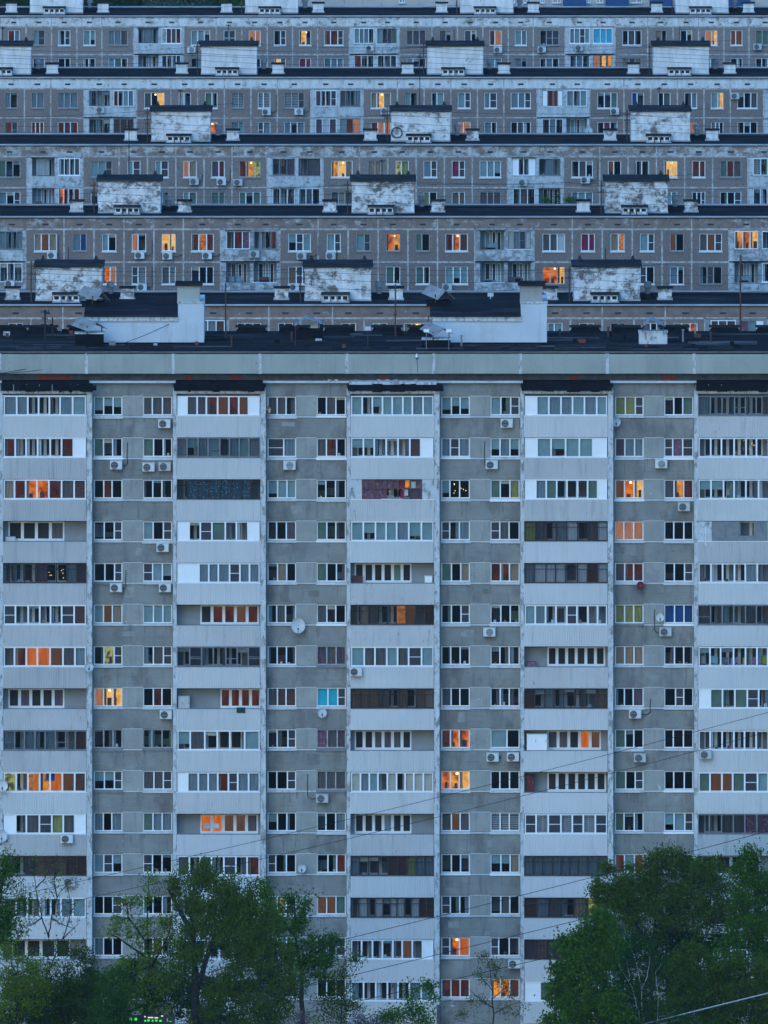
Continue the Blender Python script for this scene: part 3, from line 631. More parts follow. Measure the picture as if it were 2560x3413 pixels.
def block(key):
    R_ = ROWS[key]; rnd = random.Random(key); s = R_['P'] / LSEC; Y = F / s; ZE = Z(R_['ye'], Y); x3 = X(R_['p0'], Y)
    near, nth, paint, _ = ORD[key]; peb = PEB[key]
    lab = {'E': 'low grey panel block directly behind the tower, only its attic showing', 'D': 'brown panel block in the second row behind the tower, several orange windows',
           'C': 'brown panel block in the third row behind, patchy white attic band', 'B': 'brown panel block in the fourth row behind, cleanest white attic band',
           'A': 'grey panel block in the farthest full row, flaking white attic'}[key]
    B = thing('apartment_block', lab, 'apartment building', (0, Y, 0), 'panel blocks in rows behind the tower')
    frz = peel('frieze_paint_' + key.lower(), {'C': (.58, .58, .58), 'D': (.52, .52, .51)}.get(key, (.72, .72, .72)), PEBC[key], paint, .9)
    lgm = peel('loggia_paint_' + key.lower(), (.60, .61, .62), (.24, .24, .24), min(.75, paint + .2), 1.1)
    secs = range(-2, 4); xmin = x3 - 2 * LSEC - 2; xmax = x3 + 3 * LSEC + LSEC
    # walls
    w = MB(); zs1 = ZE - 1.04; TH = .3
    w.box(xmin, xmax, Y, Y + TH, zs1, ZE - .02, frz)
    fl = [(ZE - 1.41, ZE - 2.86), (ZE - 4.13, ZE - 5.58)]
    zseam = [zs1, ZE - 3.76, ZE - 6.48]
    for si in secs:
        ox = x3 + si * LSEC
        ends = [c[1:] for c in CELLS[:6]]
        left = ox + SEAMS[0] * KU; right = ox + SEAMS[6] * KU
        for fi, (z1, z0) in enumerate(fl):
            w.box(left, right, Y, Y + TH, z1, zseam[fi], peb, 't')
            w.box(left, right, Y, Y + TH, zseam[fi + 1], z0, peb, 'b')
            xs = left
            for (a, b) in ends:
                w.box(xs, ox + a * KU, Y, Y + TH, z0, z1, peb, 'tb'); xs = ox + b * KU
            w.box(xs, right, Y, Y + TH, z0, z1, peb, 'tb')
        # seams
        for j, sm in enumerate(SEAMS):
            xx = ox + sm * KU
            w.box(xx - .065, xx + .065, Y - .012, Y, zseam[2], zs1 - .07, SEAM)
            if j % 2 == 1: w.box(xx - .05, xx + .05, Y - .012, Y, zs1 + .07, ZE - .12, SEAM)
        for zz in zseam[:2]: w.box(left + .066, right - .066, Y - .014, Y, zz - .07, zz + .065, SEAM)
        w.box(right + .066, ox + (1635 - 55) * KU - .066, Y - .014, Y, zs1 - .03, zs1 + .06, SEAM)
        # attic vent slots
        for (kind, a, b) in CELLS[:6] + [('LG', 1260, 1360), ('LG', 1440, 1540)]:
            xc = ox + (a + b) / 2 * KU
            w.box(xc - .25, xc + .25, Y - .006, Y, ZE - .72, ZE - .58, DARK); w.box(xc - .27, xc + .27, Y - .03, Y - .002, ZE - .57, ZE - .54, SILLD)
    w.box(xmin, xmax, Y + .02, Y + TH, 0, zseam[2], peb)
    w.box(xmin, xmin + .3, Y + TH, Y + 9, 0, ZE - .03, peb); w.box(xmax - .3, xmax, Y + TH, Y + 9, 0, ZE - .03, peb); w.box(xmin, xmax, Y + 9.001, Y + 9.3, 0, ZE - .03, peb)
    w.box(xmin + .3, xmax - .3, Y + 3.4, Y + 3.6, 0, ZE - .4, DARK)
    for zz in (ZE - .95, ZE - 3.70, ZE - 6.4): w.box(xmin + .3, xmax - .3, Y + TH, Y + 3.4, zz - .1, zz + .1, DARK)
    w.build('wall', B)
    # windows and loggias
    for si in (-1, 0, 1, 2):
        ox = x3 + si * LSEC
        for fi, (z1, z0) in enumerate(fl):
            if key == 'E' and fi == 1: continue
            tx = R_['f1' if fi == 0 else 'f2'].get(si)
            cells = tx.split() if tx else [None] * 7
            for ci, (kind, a, b) in enumerate(CELLS):
                xa, xb = ox + a * KU, ox + b * KU
                pxa, pxb = 1280 + xa * F / Y, 1280 + xb * F / Y
                if pxb < -12 or pxa > 2572: 
                    continue
                cd = cells[ci]
                if cd == '_' or cd is None: cd = None
                if kind != 'LG':
                    n = 3 if kind == 'W3' else 2
                    if cd is None: cd = ''.join(rnd.choice('ddtbcmk') for _ in range(n))
                    old = rnd.random() < .22 or all(c in 'cbs' for c in cd)
                    window(B, 'window', xa, xb, z0, z1, Y, cd, OLDW if old else PVC, SILLD if old else METALW, rnd, fw=.06, mw=.085, sillh=.09, lamp=(any(c in 'Yyox' for c in cd) and rnd.random() < .75))
                else:
                    if cd is None: cd = 'ddd|ddd'
                    loggia(B, ox, Y, ZE - 2.72 * fi, cd, lgm, rnd, fi)
    # roof: surface, front drip, rear parapet
    r = MB(); r.box(xmin, xmax, Y - .12, Y + 8.7, ZE - .02, ZE + .02, BITUM)
    r.box(xmin, xmax, Y - .2, Y - .02, ZE - .06, ZE + .06, COPE)
    r.box(xmin, xmax, Y - .14, Y - .001, ZE - .12, ZE - .06, BLK)
    r.box(xmin, xmax, Y + 8.7, Y + 9.3, ZE - .02, ZE + .22, BITUM); r.box(xmin, xmax, Y + 8.62, Y + 9.35, ZE + .22, ZE + .30, COPE)
    r.box(xmin, xmax, Y + 8.4, Y + 8.61, ZE + .02, ZE + .10, BLACKT)
    roof = r.build('roof', B)
    hutm = peel('hut_paint_' + key.lower(), (.82, .82, .82), (.17, .15, .14), {'A': .90, 'B': .95, 'C': .74, 'D': .60, 'E': .62}[key], .8)
    for si in secs:
        ox = x3 + si * LSEC
        if not (-150 < 1280 + (ox + 7) * F / Y < 2760): 
            continue
        hut(roof, ox + 5.25, ox + 10.4, Y + 3.3, ZE + .02, hutm, key)
        for (u0, u1) in ((2.9, 3.95), (11.85, 12.9)):
            s_ = MB(); a, b = ox + u0, ox + u1; y0 = Y + 4.1
            s_.box(a, b, y0, y0 + 1.0, ZE + .02, ZE + .92, hutm); s_.box(a - .12, b + .12, y0 - .12, y0 + 1.12, ZE + .92, ZE + 1.02, BITUM)
            s_.box(a - .1, b + .1, y0 - .1, y0 + 1.1, ZE + .02, ZE + .12, COPE); s_.build('vent_shaft', roof)
        t_ = MB(); t_.lathe([(.2, 0), (.2, .8), (.3, .85), (.3, 1.25), (.22, 1.3), (.0, 1.3)], (ox + 11.05, Y + 5.5, ZE + .05), TIN, n=12)
        t_.box(ox + 10.6, ox + 11.6, Y + 5.1, Y + 6.4, ZE + .02, ZE + .4, BLACKT); t_.build('flue_pipe', roof)
    BLOCKS[key] = (Y, ZE, x3)
    return B
PEBC = {'A': (.25, .21, .18), 'B': (.24, .19, .16), 'C': (.235, .185, .16), 'D': (.225, .17, .145), 'E': (.22, .16, .135)}
def loggia(B, ox, Y, ZE, cd, lgm, rnd, fi):
    xa, xp0, xp1, xm0, xm1, xq0, xq1, xb = [ox + u * KU for u in (1203, 1235, 1388, 1388, 1412, 1412, 1560, 1577)]
    zt, zo, zc, zbm = ZE - (1.10 if fi == 0 else 1.04), ZE - (1.2 if fi == 0 else 1.1), ZE - 2.74, ZE - 3.68
    m = MB()
    m.box(xa, xp0, Y - .05, Y + 1.4, zbm, zt - .02, lgm); m.box(xm0, xm1, Y - .05, Y + 1.4, zbm, zt - .02, lgm); m.box(xq1, xb, Y - .05, Y + 1.4, zbm, zt - .02, lgm)
    m.box(xp0, xm0, Y, Y + 1.4, zbm - .0, zbm + .14, lgm); m.box(xm1, xq1, Y, Y + 1.4, zbm, zbm + .14, lgm)
    m.box(xa - .02, xb + .02, Y - .12, Y + 1.4, zbm - .09, zbm, BLACKT if rnd.random() < .6 else lgm)
    m.box(xp0, xm0, Y - .005, Y + .2, zo, zt - .02, lgm); m.box(xm1, xq1, Y - .005, Y + .2, zo, zt - .02, lgm)
    if rnd.random() < .5: m.box(xp0 - .1, xm0 + .04, Y - .22, Y - .05, zo + .02, zo + .07, BLK)
    o = m.build('balcony', B)
    halves = cd.split('|'); halves = halves + ['ddd'] * (2 - len(halves))
    for (a, b, c) in ((xp0, xm0, halves[0]), (xm1, xq1, halves[1])):
        p = MB(); p.box(a - .04, b + .04, Y - .16, Y - .052, zbm + .02, zc, lgm); p.box(a - .06, b + .06, Y - .19, Y - .04, zc, zc + .05, METALW if rnd.random() < .4 else SILLD); p.build('parapet', o)
        i, cu = MB(), MB(); i.box(a, b, Y + 1.25, Y + 1.35, zbm + .14, zo + .1, INNER)
        for (f0, f1) in ((.2, .42), (.5, .66), (.70, .88)):
            i.box(a + (b - a) * f0, a + (b - a) * f1, Y + 1.2, Y + 1.25, zc - .4, zo - .12, PVC)
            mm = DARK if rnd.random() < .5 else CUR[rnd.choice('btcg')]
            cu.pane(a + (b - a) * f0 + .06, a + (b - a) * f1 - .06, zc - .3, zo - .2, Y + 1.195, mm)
        i.build('inner_wall', o); cu.build('inner_curtain', o)
        if c[0] == 'O':
            q = MB()
            for ch in c[1:]:
                if ch in 'vg':
                    if ch == 'v': drape(q, a + .35, b - .45, zc + .05, zo - .1, Y + .25, CUR['v'])
                else: q.box(a + .1 + rnd.random() * .8, a + .3 + rnd.random() * .8 + .4, Y + .6, Y + .9, zbm + .14, zc + rnd.uniform(.1, .5), CUR[rnd.choice('cNbp')])
            q.build('stored_goods', o); continue
        k = {'D': DARKF, 'L': PVC}.get(c[0], PVC if rnd.random() < .72 else GREYF); c = c[1:] if c[0] == 'D' else c
        w_ = window(o, 'glazing_frame', a + .01, b - .01, zc + .05, zo, Y - .12, c, k, None, rnd, fw=.06, mw=.07)
def hut(parent, x0, x1, y0, z0, hm, key):
    h = MB(); d = 5.0; h.box(x0, x1, y0, y0 + d, z0, z0 + 2.62, hm); h.box(x0 - .05, x1 + .05, y0 - .06, y0 + .1, z0 + 2.30, z0 + 2.55, hm)
    h.box(x0 - .05, x1 + .05, y0 - .12, y0 + d + .1, z0, z0 + .12, COPE)
    o = h.build('lift_house', parent)
    r = MB(); r.hexa([(x0 - .18, y0 - .25, z0 + 2.63), (x1 + .18, y0 - .25, z0 + 2.63), (x1 + .18, y0 + d + .2, z0 + 2.68), (x0 - .18, y0 + d + .2, z0 + 2.68),
                      (x0 - .18, y0 - .25, z0 + 2.72), (x1 + .18, y0 - .25, z0 + 2.72), (x1 + .18, y0 + d + .2, z0 + 2.79), (x0 - .18, y0 + d + .2, z0 + 2.79)], BITUMB)
    for xx in (x0 + .5, x1 - .5): r.lathe([(.16, 0), (.16, .22), (.09, .26), (.09, .42), (0, .44)], (xx, y0 + 3.4, z0 + 2.82), BITUMB, n=8)
    r.build('roof', o)
    v = MB(); a, b = x0 + 1.4, x0 + 3.4; yv = y0 - 1.5; n = 4; w = (b - a) / n
    v.box(a, b, yv, yv + 1.48, z0, z0 + .22, hm); v.box(a, b, yv + .3, yv + 1.48, z0 + .22, z0 + .6, DARK)
    for j in range(n + 1): v.box(a + w * j - (.07 if j else 0), a + w * j + (.07 if j < n else 0), yv, yv + .3, z0 + .22, z0 + .6, METALW)
    v.box(a, b, yv, yv + .3, z0 + .5, z0 + .6, METALW)
    v.box(a - .12, b + .12, yv - .15, yv + 1.49, z0 + .6, z0 + .70, BITUMB); v.box(a - .1, b + .1, yv - .1, yv - .003, z0, z0 + .1, COPE)
    for xx in (a + .62, a + 1.15): v.tube([(xx, yv - .2, z0), (xx, yv - .2, z0 + .5)], .045, RUST if key in 'CD' else TIN, 6); v.lathe([(.1, .5), (.1, .58), (0, .6)], (xx, yv - .2, z0), TIN, n=8)
    v.build('vent_box', o)
for kk in 'EDCBA': block(kk)

# ------------------------------------------------------------------ air conditioners
def make_ac(mat, fanx, dark):
    t = thing('air_conditioner', '', 'air conditioner', (0, 0, 0)); w, h, d = .41, .29, .15
    b = MB(); c = .03
    b.hexa([(-w, -d + c, -h), (w, -d + c, -h), (w, d, -h), (-w, d, -h), (-w, -d + c, h), (w, -d + c, h), (w, d, h), (-w, d, h)], mat)
    b.hexa([(-w + c, -d, -h + c), (w - c, -d, -h + c), (w, -d + c, -h), (-w, -d + c, -h), (-w + c, -d, h - c), (w - c, -d, h - c), (w, -d + c, h), (-w, -d + c, h)], mat)
    b.box(-w - .012, w + .012, -d - .01, d, h, h + .012, mat)
    b.build('casing', t)
    f = MB(); f.lathe([(0, -.012), (.05, -.012), (.05, -.004), (.215, -.004), (.215, -.02), (.24, -.02), (.24, 0)], (fanx, -d, 0), dark, 'y', 20)
    for a in range(4): f.box(fanx - .2, fanx + .2, -d - .014, -d - .008, -.16 + a * .1, -.145 + a * .1, mat)
    f.build('fan_grille', t)
    k = MB()
    for sx in (-.26, .26): k.box(sx - .02, sx + .02, -d, d + .16, -h - .05, -h - .003, GREYF); k.box(sx - .02, sx + .02, d + .10, d + .16, -h - .05, h * .6, GREYF)
    k.build('bracket', t); return t
AC_P = [make_ac(ACW, -.11, BLK), make_ac(ACG, -.09, NETG), make_ac(ACW, .02, GREYF)]
ac_used = [0, 0, 0]
def ac(px, py, Y, var, label, group, hose=None):
    w = Vector((X(px, Y - .35), Y - .32, Z(py, Y - .35))); src = AC_P[var]
    if not ac_used[var]:
        ac_used[var] = 1; o = src; delta = w - WL[o.name]
        o.location = w; WL[o.name] = w
        for ch in [c for c in bpy.data.objects if c.parent == o]: WL[ch.name] = WL[ch.name] + delta
    else: o = copy_tree(src, w - WL[src.name])
    o['label'] = label; o['group'] = group
    if hose:
        h = MB(); pts = [(w.x + (.42 if hose[0] > px else -.42), w.y, w.z)]; ex, ez = X(hose[0], Y), Z(hose[1], Y)
        pts += [(pts[0][0] + (ex - pts[0][0]) * .5, Y - .10, w.z - .08), (ex, Y - .06, w.z + .1), (ex - .03, Y - .05, (w.z + ez) / 2), (ex, Y - .04, ez)]
        h.tube(pts, .025, BLK, 5); h.build('hose', o)
G1 = 'air conditioners on the tall tower'
for a in [(548, 1412, 0, 'white air conditioner with red badge, top storey, first grey wall bay', None), (387, 1550, 0, 'white air conditioner hanging alone under the green curtained window, second storey, first bay', (425, 1475)),
          (495, 1557, 0, 'smaller one of two air conditioners side by side, second storey, first bay', None), (549, 1555, 1, 'outer one of two air conditioners side by side, against the stucco strip, second storey', None),
          (542, 1825, 0, 'white air conditioner below the fourth storey, first grey bay', None), (387, 1959, 0, 'white air conditioner with curling black hose, fifth storey, first grey bay', (420, 1900)),
          (550, 1959, 0, 'air conditioner below the teal blinds, fifth storey, first grey bay', None), (553, 2382, 0, 'air conditioner with round fan just below the yellow lit window storey, first grey bay', None),
          (965, 1551, 2, 'air conditioner with blue badge, second storey, second grey wall bay', None), (1074, 2661, 1, 'grey air conditioner with long dark hose, second grey bay, tenth storey', (1026, 2580)),
          (1689, 1411, 0, 'air conditioner at the top storey of the third grey wall bay', None), (1639, 1549, 0, 'air conditioner with thin vertical cable, second storey of the third grey bay', (1616, 1470)),
          (1631, 2107, 2, 'small air conditioner with blue badge, sixth storey, third grey bay', None), (1642, 2524, 0, 'inner one of two linked air conditioners near the orange lit window, third grey bay', (1672, 2518)),
          (1710, 2523, 0, 'outer one of two linked air conditioners, beside the stucco strip, third grey bay', None), (1714, 3213, 0, 'lowest air conditioner of the tower, beside a thin young tree', None),
          (2204, 1546, 2, 'air conditioner with blue badge under the middle of the fourth grey bay, second storey', None), (2280, 1689, 1, 'grey air conditioner below the amber lit window, fourth grey bay', None),
          (2218, 2106, 1, 'air conditioner hanging below a spotted satellite dish, fourth grey bay', (2182, 2030)), (2117, 2380, 0, 'air conditioner with a black hose arching up, eighth storey, fourth grey bay', (2168, 2330)),
          (2133, 2526, 1, 'brownish air conditioner on the ninth storey, fourth grey bay', None)]:
    ac(a[0], a[1], YF, a[2], a[3], G1, a[4])
for a in [(223, 2796, 0, 'air conditioner with black fan mounted on the corrugated parapet of the first balcony stack'), (231, 2940, 1, 'air conditioner with red badge on a parapet behind bare twigs'),
          (1186, 2239, 0, 'air conditioner on the corner of a parapet in the third balcony stack'), (2352, 2515, 1, 'air conditioner hung at a parapet corner in the fifth balcony stack')]:
    ac(a[0], a[1], YB - .06, a[2], a[3], G1)
G2 = 'air conditioners on the panel blocks behind'
RN = {'A': 'farthest block', 'B': 'fourth block row', 'C': 'third block row', 'D': 'second block row', 'E': 'nearest block'}
for (kk, px, py, v, dsc, hz) in [
 ('A', 638, 166, 2, 'beside a lift house wall', None), ('A', 1232, 161, 0, 'with round black fan on a loggia parapet', None), ('A', 1660, 166, 0, 'below the peach lit window', None), ('A', 1806, 165, 0, 'with yellow badge below a three pane window', None),
 ('A', 1930, 160, 1, 'on the loggia near the turquoise printed curtain', None), ('A', 2525, 156, 1, 'at the end of the facade', None),
 ('B', 334, 366, 1, 'on a flaking loggia parapet', None), ('B', 888, 373, 0, 'below the louvre blinds with two panes', (922, 318)), ('B', 996, 372, 2, 'below the wide louvre blinds', (1032, 310)), ('B', 1283, 371, 1, 'touching a lift house roof', None),
 ('B', 2049, 371, 0, 'beside the middle of three lift houses', None), ('B', 2450, 320, 1, 'between two windows at the far end', None),
 ('C', 647, 605, 1, 'below the rose lit window', (675, 580)), ('C', 738, 606, 0, 'below the red lit window', (768, 560)), ('C', 793, 608, 1, 'below the three pane amber window', None), ('C', 1743, 608, 1, 'on a white loggia parapet', None), ('C', 1951, 600, 0, 'with hose going up the seam', (1993, 540)),
 ('D', 174, 851, 0, 'below the first three pane window', (196, 785)), ('D', 465, 851, 0, 'below the faintly lit window', (508, 800)), ('D', 558, 853, 0, 'below the brightest yellow window', (610, 850)), ('D', 690, 852, 0, 'below the orange lace curtain', (735, 850)),
 ('D', 848, 847, 1, 'on a loggia parapet next to laundry', None), ('D', 1005, 853, 1, 'below the teal topped window', (1061, 790)), ('D', 1102, 853, 1, 'touching a lift house roof', None),
 ('D', 32, 946, 0, 'under the green curtained loggia', None), ('D', 473, 957, 0, 'low under the louvred window', (508, 890)), ('D', 980, 957, 0, 'half hidden behind a lift house', None), ('D', 1490, 957, 1, 'low beside the roof parapet of the nearest block', None)]:
    loc = 'on the ' + RN[kk]
    ac(px, py, BLOCKS[kk][0] - (.16 if 'loggia' in dsc else 0), v, 'air conditioner ' + dsc + ' ' + loc, G2, hz)
for v in range(3):
    if not ac_used[v]:
        for ch in [c for c in bpy.data.objects if c.parent == AC_P[v]]: bpy.data.objects.remove(ch)
        bpy.data.objects.remove(AC_P[v])

# ------------------------------------------------------------------ satellite dishes
def dish(px, py, rpx, Y, mat, label, yaw=0.0):
    r = rpx * Y / F; c = Vector((X(px, Y - .5), Y - .5, Z(py, Y - .5)))
    t = thing('satellite_dish', label, 'satellite dish', c, 'satellite dishes')
    b = MB(); prof = [(0, .16 * r + .14), (r * .5, .12 * r + .12), (r * .8, .05 * r + .1), (r, 0.03), (r * 1.02, 0.0), (r, .012), (r * .8, .03 * r + .06), (r * .5, .1 * r + .09), (0, .14 * r + .11)]
    b.lathe([(a, h) for a, h in prof], (c.x, c.y, c.z), mat, 'y', 24)
    b.v = [(p[0] + yaw * (p[1] - c.y), p[1] + (p[2] - c.z) * .25, p[2] * 1.0 + (p[2] - c.z) * .08) for p in b.v]
    b.build('reflector', t, True)
    a = MB(); tip = (c.x, c.y - r * .9, c.z - r * .45); a.tube([(c.x, c.y - .02 - .25 * r, c.z - r * 1.02), tip], .02, GREYF, 5)
    a.tube([tip, (tip[0], tip[1] + .12, tip[2] + .06)], .05, BLK, 6); a.build('feed_arm', t)
    m = MB(); m.tube([(c.x, c.y + .1, c.z), (c.x, Y + .0, c.z - .1)], .03, GREYF, 6); m.build('wall_bracket', t)
PALE = M('dish_pale_grey', (.52, .54, .55), .5, .08, 2); RSTD = M('dish_rust_orange', (.45, .22, .09), .8, .4, 3, (((.6, .58, .52), 2.2, .5, .55, None, 3, .9),)); REDD = M('dish_dark_red', (.16, .025, .03), .6, .2)
WHY = M('dish_white_stained', (.62, .62, .58), .6, .1, 2, (((.6, .38, .1), 4, .6, .66, None, 3, .8),))
dish(890, 1367, 13, YF, RSTD, 'rusty orange satellite dish beside a top storey window, second grey bay'); dish(2054, 1406, 15, YF, PALE, 'pale grey satellite dish under an olive window, top storey, fourth grey bay')
dish(297, 2223, 14.5, YB, PALE, 'pale satellite dish mounted on the first stucco strip'); dish(994, 2085, 23, YF, PALE, 'largest satellite dish, pale grey, between two windows of the second grey bay')
dish(1074, 2376, 15, YF, PALE, 'pale satellite dish directly under the turquoise window'); dish(2135, 1952, 12.5, YF, REDD, 'dark red satellite dish in the fourth grey bay')
dish(2200, 2058, 13.5, YF, WHY, 'white satellite dish with yellow stains beside the blue window'); dish(1006, 2894, 14, YF, PALE, 'pale satellite dish on the pier panel above the willow', .2)
dish(8, 2619, 18, YB, WHY, 'upper of two satellite dishes on the edge of the first balcony stack'); dish(6, 2787, 18, YB, PALE, 'lower of two satellite dishes on the edge of the first balcony stack')
dish(1298, 155, 9, BLOCKS['A'][0] - .1, PALE, 'small white satellite dish on a loggia of the farthest block'); dish(1962, 436, 13, BLOCKS['B'][0], PALE, 'round satellite dish behind the roof parapet, fourth block row')

# ------------------------------------------------------------------ masts, poles, cables
def mast(x, y, z0, h, label, mat=RUST, arms=(), r=.035, name='antenna_mast', group='antenna masts on the roofs', cat='antenna', knobs=()):
    t = thing(name, label, cat, (x, y, z0), group); m = MB(); m.tube([(x, y, z0), (x, y, z0 + h)], r, mat, 6); m.build('pole', t)
    for (f, l) in arms:
        a = MB(); a.tube([(x - l, y, z0 + h * f), (x + l, y, z0 + h * f)], .025, mat, 5)
        for q in (-.8, -.3, .3, .8): a.tube([(x + l * q, y, z0 + h * f - .02), (x + l * q, y, z0 + h * f + .14)], .03, mat, 5)
        a.build('crossarm', t)
    for f in knobs:
        b = MB(); b.box(x - .2, x + .2, y - .12, y + .12, z0 + h * f - .12, z0 + h * f + .12, PALE); b.build('junction_box', t)
def tmast(px, pyb, pyt, label, **k):
    y = yroof(pyb, ZT); mast(X(px, y), y, ZT, Z(pyt, y) - ZT, label, **k)
tmast(150, 1157, 1032, 'black pole with insulators on the tower roof near the first lift house', mat=BLK, arms=((.93, .3), (.75, .2)), r=.06)
tmast(175, 1122, 1058, 'short dark pole beside the black insulator pole on the tower roof', mat=BLK, r=.05)
tmast(752, 1125, 945, 'tall rusty mast on the tower roof beside the first lift house', r=.05)
tmast(1318, 1122, 948, 'tall rusty mast between the two lift houses of the tower', r=.05, arms=((.4, .1),))
tmast(1226, 1162, 1092, 'short thin mast with a pale box on the tower roof', r=.03, knobs=(.96,))
tmast(1580, 1132, 1028, 'dark antenna pole standing in front of the second lift house', mat=BLK, arms=((.3, .3),), r=.021)
tmast(1635, 1062, 978, 'pale thin mast with white boxes on the second lift house', mat=PALE, knobs=(.95, .3), r=.04)
tmast(2468, 1108, 850, 'tallest rusty mast rising over the tower roof edge', r=.06)
tmast(985, 1150, 1085, 'thin stub mast near a tin roofed vent', r=.025)
hn = ['first', 'second', 'third', 'fourth']
for kk in 'EDCBA':
    Y, ZE, x3 = BLOCKS[kk]; vis = []
    for si in range(-2, 4):
        hx = x3 + si * LSEC + 5.25; p = 1280 + (hx + 2.5) * F / (Y + 5)
        if -60 < p < 2620: vis.append(hx)
    for j, hx in enumerate(vis):
        hh = RND.uniform(1.0, 1.9)
        if (kk, j) == ('D', 0): hh = 4.6
        if (kk, j) == ('C', 1): hh = 4.8
        if kk != 'A': mast(hx + 2.5, Y + 5.5, ZE + 2.85, hh, 'thin antenna on the roof of the %s lift house, %s' % (hn[j], RN[kk]), mat=BLK, r=.035, arms=((.9, .22),) if hh > 1.4 else ())
        if kk != 'A' or j: mast(hx - .35, Y + 3.0, ZE, 2.9 + RND.uniform(-.3, .3), 'rusty cable pole standing against the %s lift house, %s' % (hn[j], RN[kk]), name='cable_pole', group='cable poles by the lift houses', cat='pole', arms=((.85, .35), (.65, .3)), r=.05)
def cable(pts, r, label, mat=BLK, group=None, n=24, sag=0.0):
    """pts: world points; smooth curve through them"""
    P = [Vector(p) for p in pts]; out = []
    for i in range(len(P) - 1):
        for k in range(n):
            t = k / n; a, b = P[i], P[i + 1]; q = a.lerp(b, t); q.z -= sag * 4 * t * (1 - t); out.append(q)
    out.append(P[-1]); m = MB(); m.tube(out, r, mat, 5); o = m.build('overhead_cable'); return tag(o, label, 'cable', group)
YC = 1050.0
def pcable(pp, label, mat=BLK, r=.017, Y=YC):
    # fit a parabola through the photographed points and hang one smooth cable along it
    n = len(pp); Sx = [sum(p[0] ** k for p in pp) for k in range(5)]; Sy = [sum(p[1] * p[0] ** k for p in pp) for k in range(3)]
    A = [[Sx[0], Sx[1], Sx[2], Sy[0]], [Sx[1], Sx[2], Sx[3], Sy[1]], [Sx[2], Sx[3], Sx[4], Sy[2]]]
    for i in range(3):
        pv = max(range(i, 3), key=lambda q: abs(A[q][i])); A[i], A[pv] = A[pv], A[i]
        for q in range(3):
            if q != i:
                f = A[q][i] / A[i][i]; A[q] = [u - f * v for u, v in zip(A[q], A[i])]
    c = [A[i][3] / A[i][i] for i in range(3)]
    pts = [(X(x, Y), Y, Z(c[0] + c[1] * x + c[2] * x * x, Y)) for x in range(-400, 3000, 100)]
    cable(pts, r, label, mat, 'cables slanting across the view in front of the tower', n=1)
pcable([(26, 2991), (778, 2820), (1710, 2597), (2560, 2374)], 'uppermost black cable slanting across the front of the tower')
pcable([(259, 3001), (865, 2865), (1710, 2661), (2322, 2503)], 'second highest black cable slanting across the tower, just below the uppermost')
pcable([(0, 3400), (860, 3201), (1710, 2991), (2374, 2820), (2560, 2770)], 'middle black cable, crossing the top of the big tree group', r=.021)
pcable([(200, 3490), (995, 3292), (1710, 3123), (2560, 2913)], 'black cable running just below the orange lit window near the ground', r=.021)
pcable([(100, 3580), (870, 3411), (1710, 3218), (2560, 3017)], 'lowest black cable crossing the thin young tree', r=.021)
pcable([(1500, 3580), (2146, 3413), (2560, 3310)], 'pale thick cable in front of the dark trees, lowest of all', mat=M('pale_cable_sheath', (.42, .44, .46), .5, .05), r=.038)
cable([(X(0, YA), YA - .3, Z(1243, YA)), (X(360, YA), YA + 1, Z(1165, YA)), (X(610, YA), YF + 6.4, Z(1083, YF))], .022, 'thin cable crossing the attic slabs to the first lift house', sag=.15)
cable([(X(0, YA), YA - .4, Z(1244, YA)), (X(480, YA), YA + 1, Z(1168, YA))], .018, 'thinner cable beside it on the attic slabs', sag=.25)
for kk in 'EDCBA':
    Y, ZE, x3 = BLOCKS[kk]
    if kk == 'A': hs = [(.9, 3.0)]
    elif kk == 'B': hs = [(2.15, 3.0), (1.75, 3.0), (1.25, 2.9), (.75, 2.8), (2.6, 3.0)]
    else: hs = [(2.3, 3.0), (1.75, 2.9), (1.1, 2.85)]
    for (hz, dy) in hs:
        pts = []
        for si in range(-2, 5): pts.append((x3 + si * LSEC + 4.9, Y + dy + RND.uniform(-.1, .1), ZE + hz + RND.uniform(-.12, .12)))
        cable(pts, .014, 'thin black cables strung between the lift houses of the ' + RN[kk], BLK, 'roof cables of the ' + RN[kk], n=8, sag=RND.uniform(.25, .55))
    for j in range(2):
        a = RND.choice([-1, 0, 1]); z_ = ZE + RND.uniform(2.2, 3.2)
        cable([(x3 + a * LSEC + 5, Y + 3, z_), (x3 + (a + 1.6) * LSEC, Y + 2, ZE + RND.uniform(.4, 1.0) + 2.5)], .016, 'slanting thin cable above the roof of the ' + RN[kk], BLK, 'slanting roof cables of the ' + RN[kk], n=10, sag=.5)
# coil of cable on a lift house wall, third row of roofs
Y, ZE, x3 = BLOCKS['C']; m = MB(); cy = Y + 3.1; pts = [(X(1323, cy) + .45 * math.cos(t * math.pi / 12), cy, Z(442, cy) + .45 * math.sin(t * math.pi / 12)) for t in range(25)]
m.tube(pts, .05, BLK, 6); tag(m.build('cable_coil'), 'round black cable coil hanging on a lift house wall', 'cable coil')

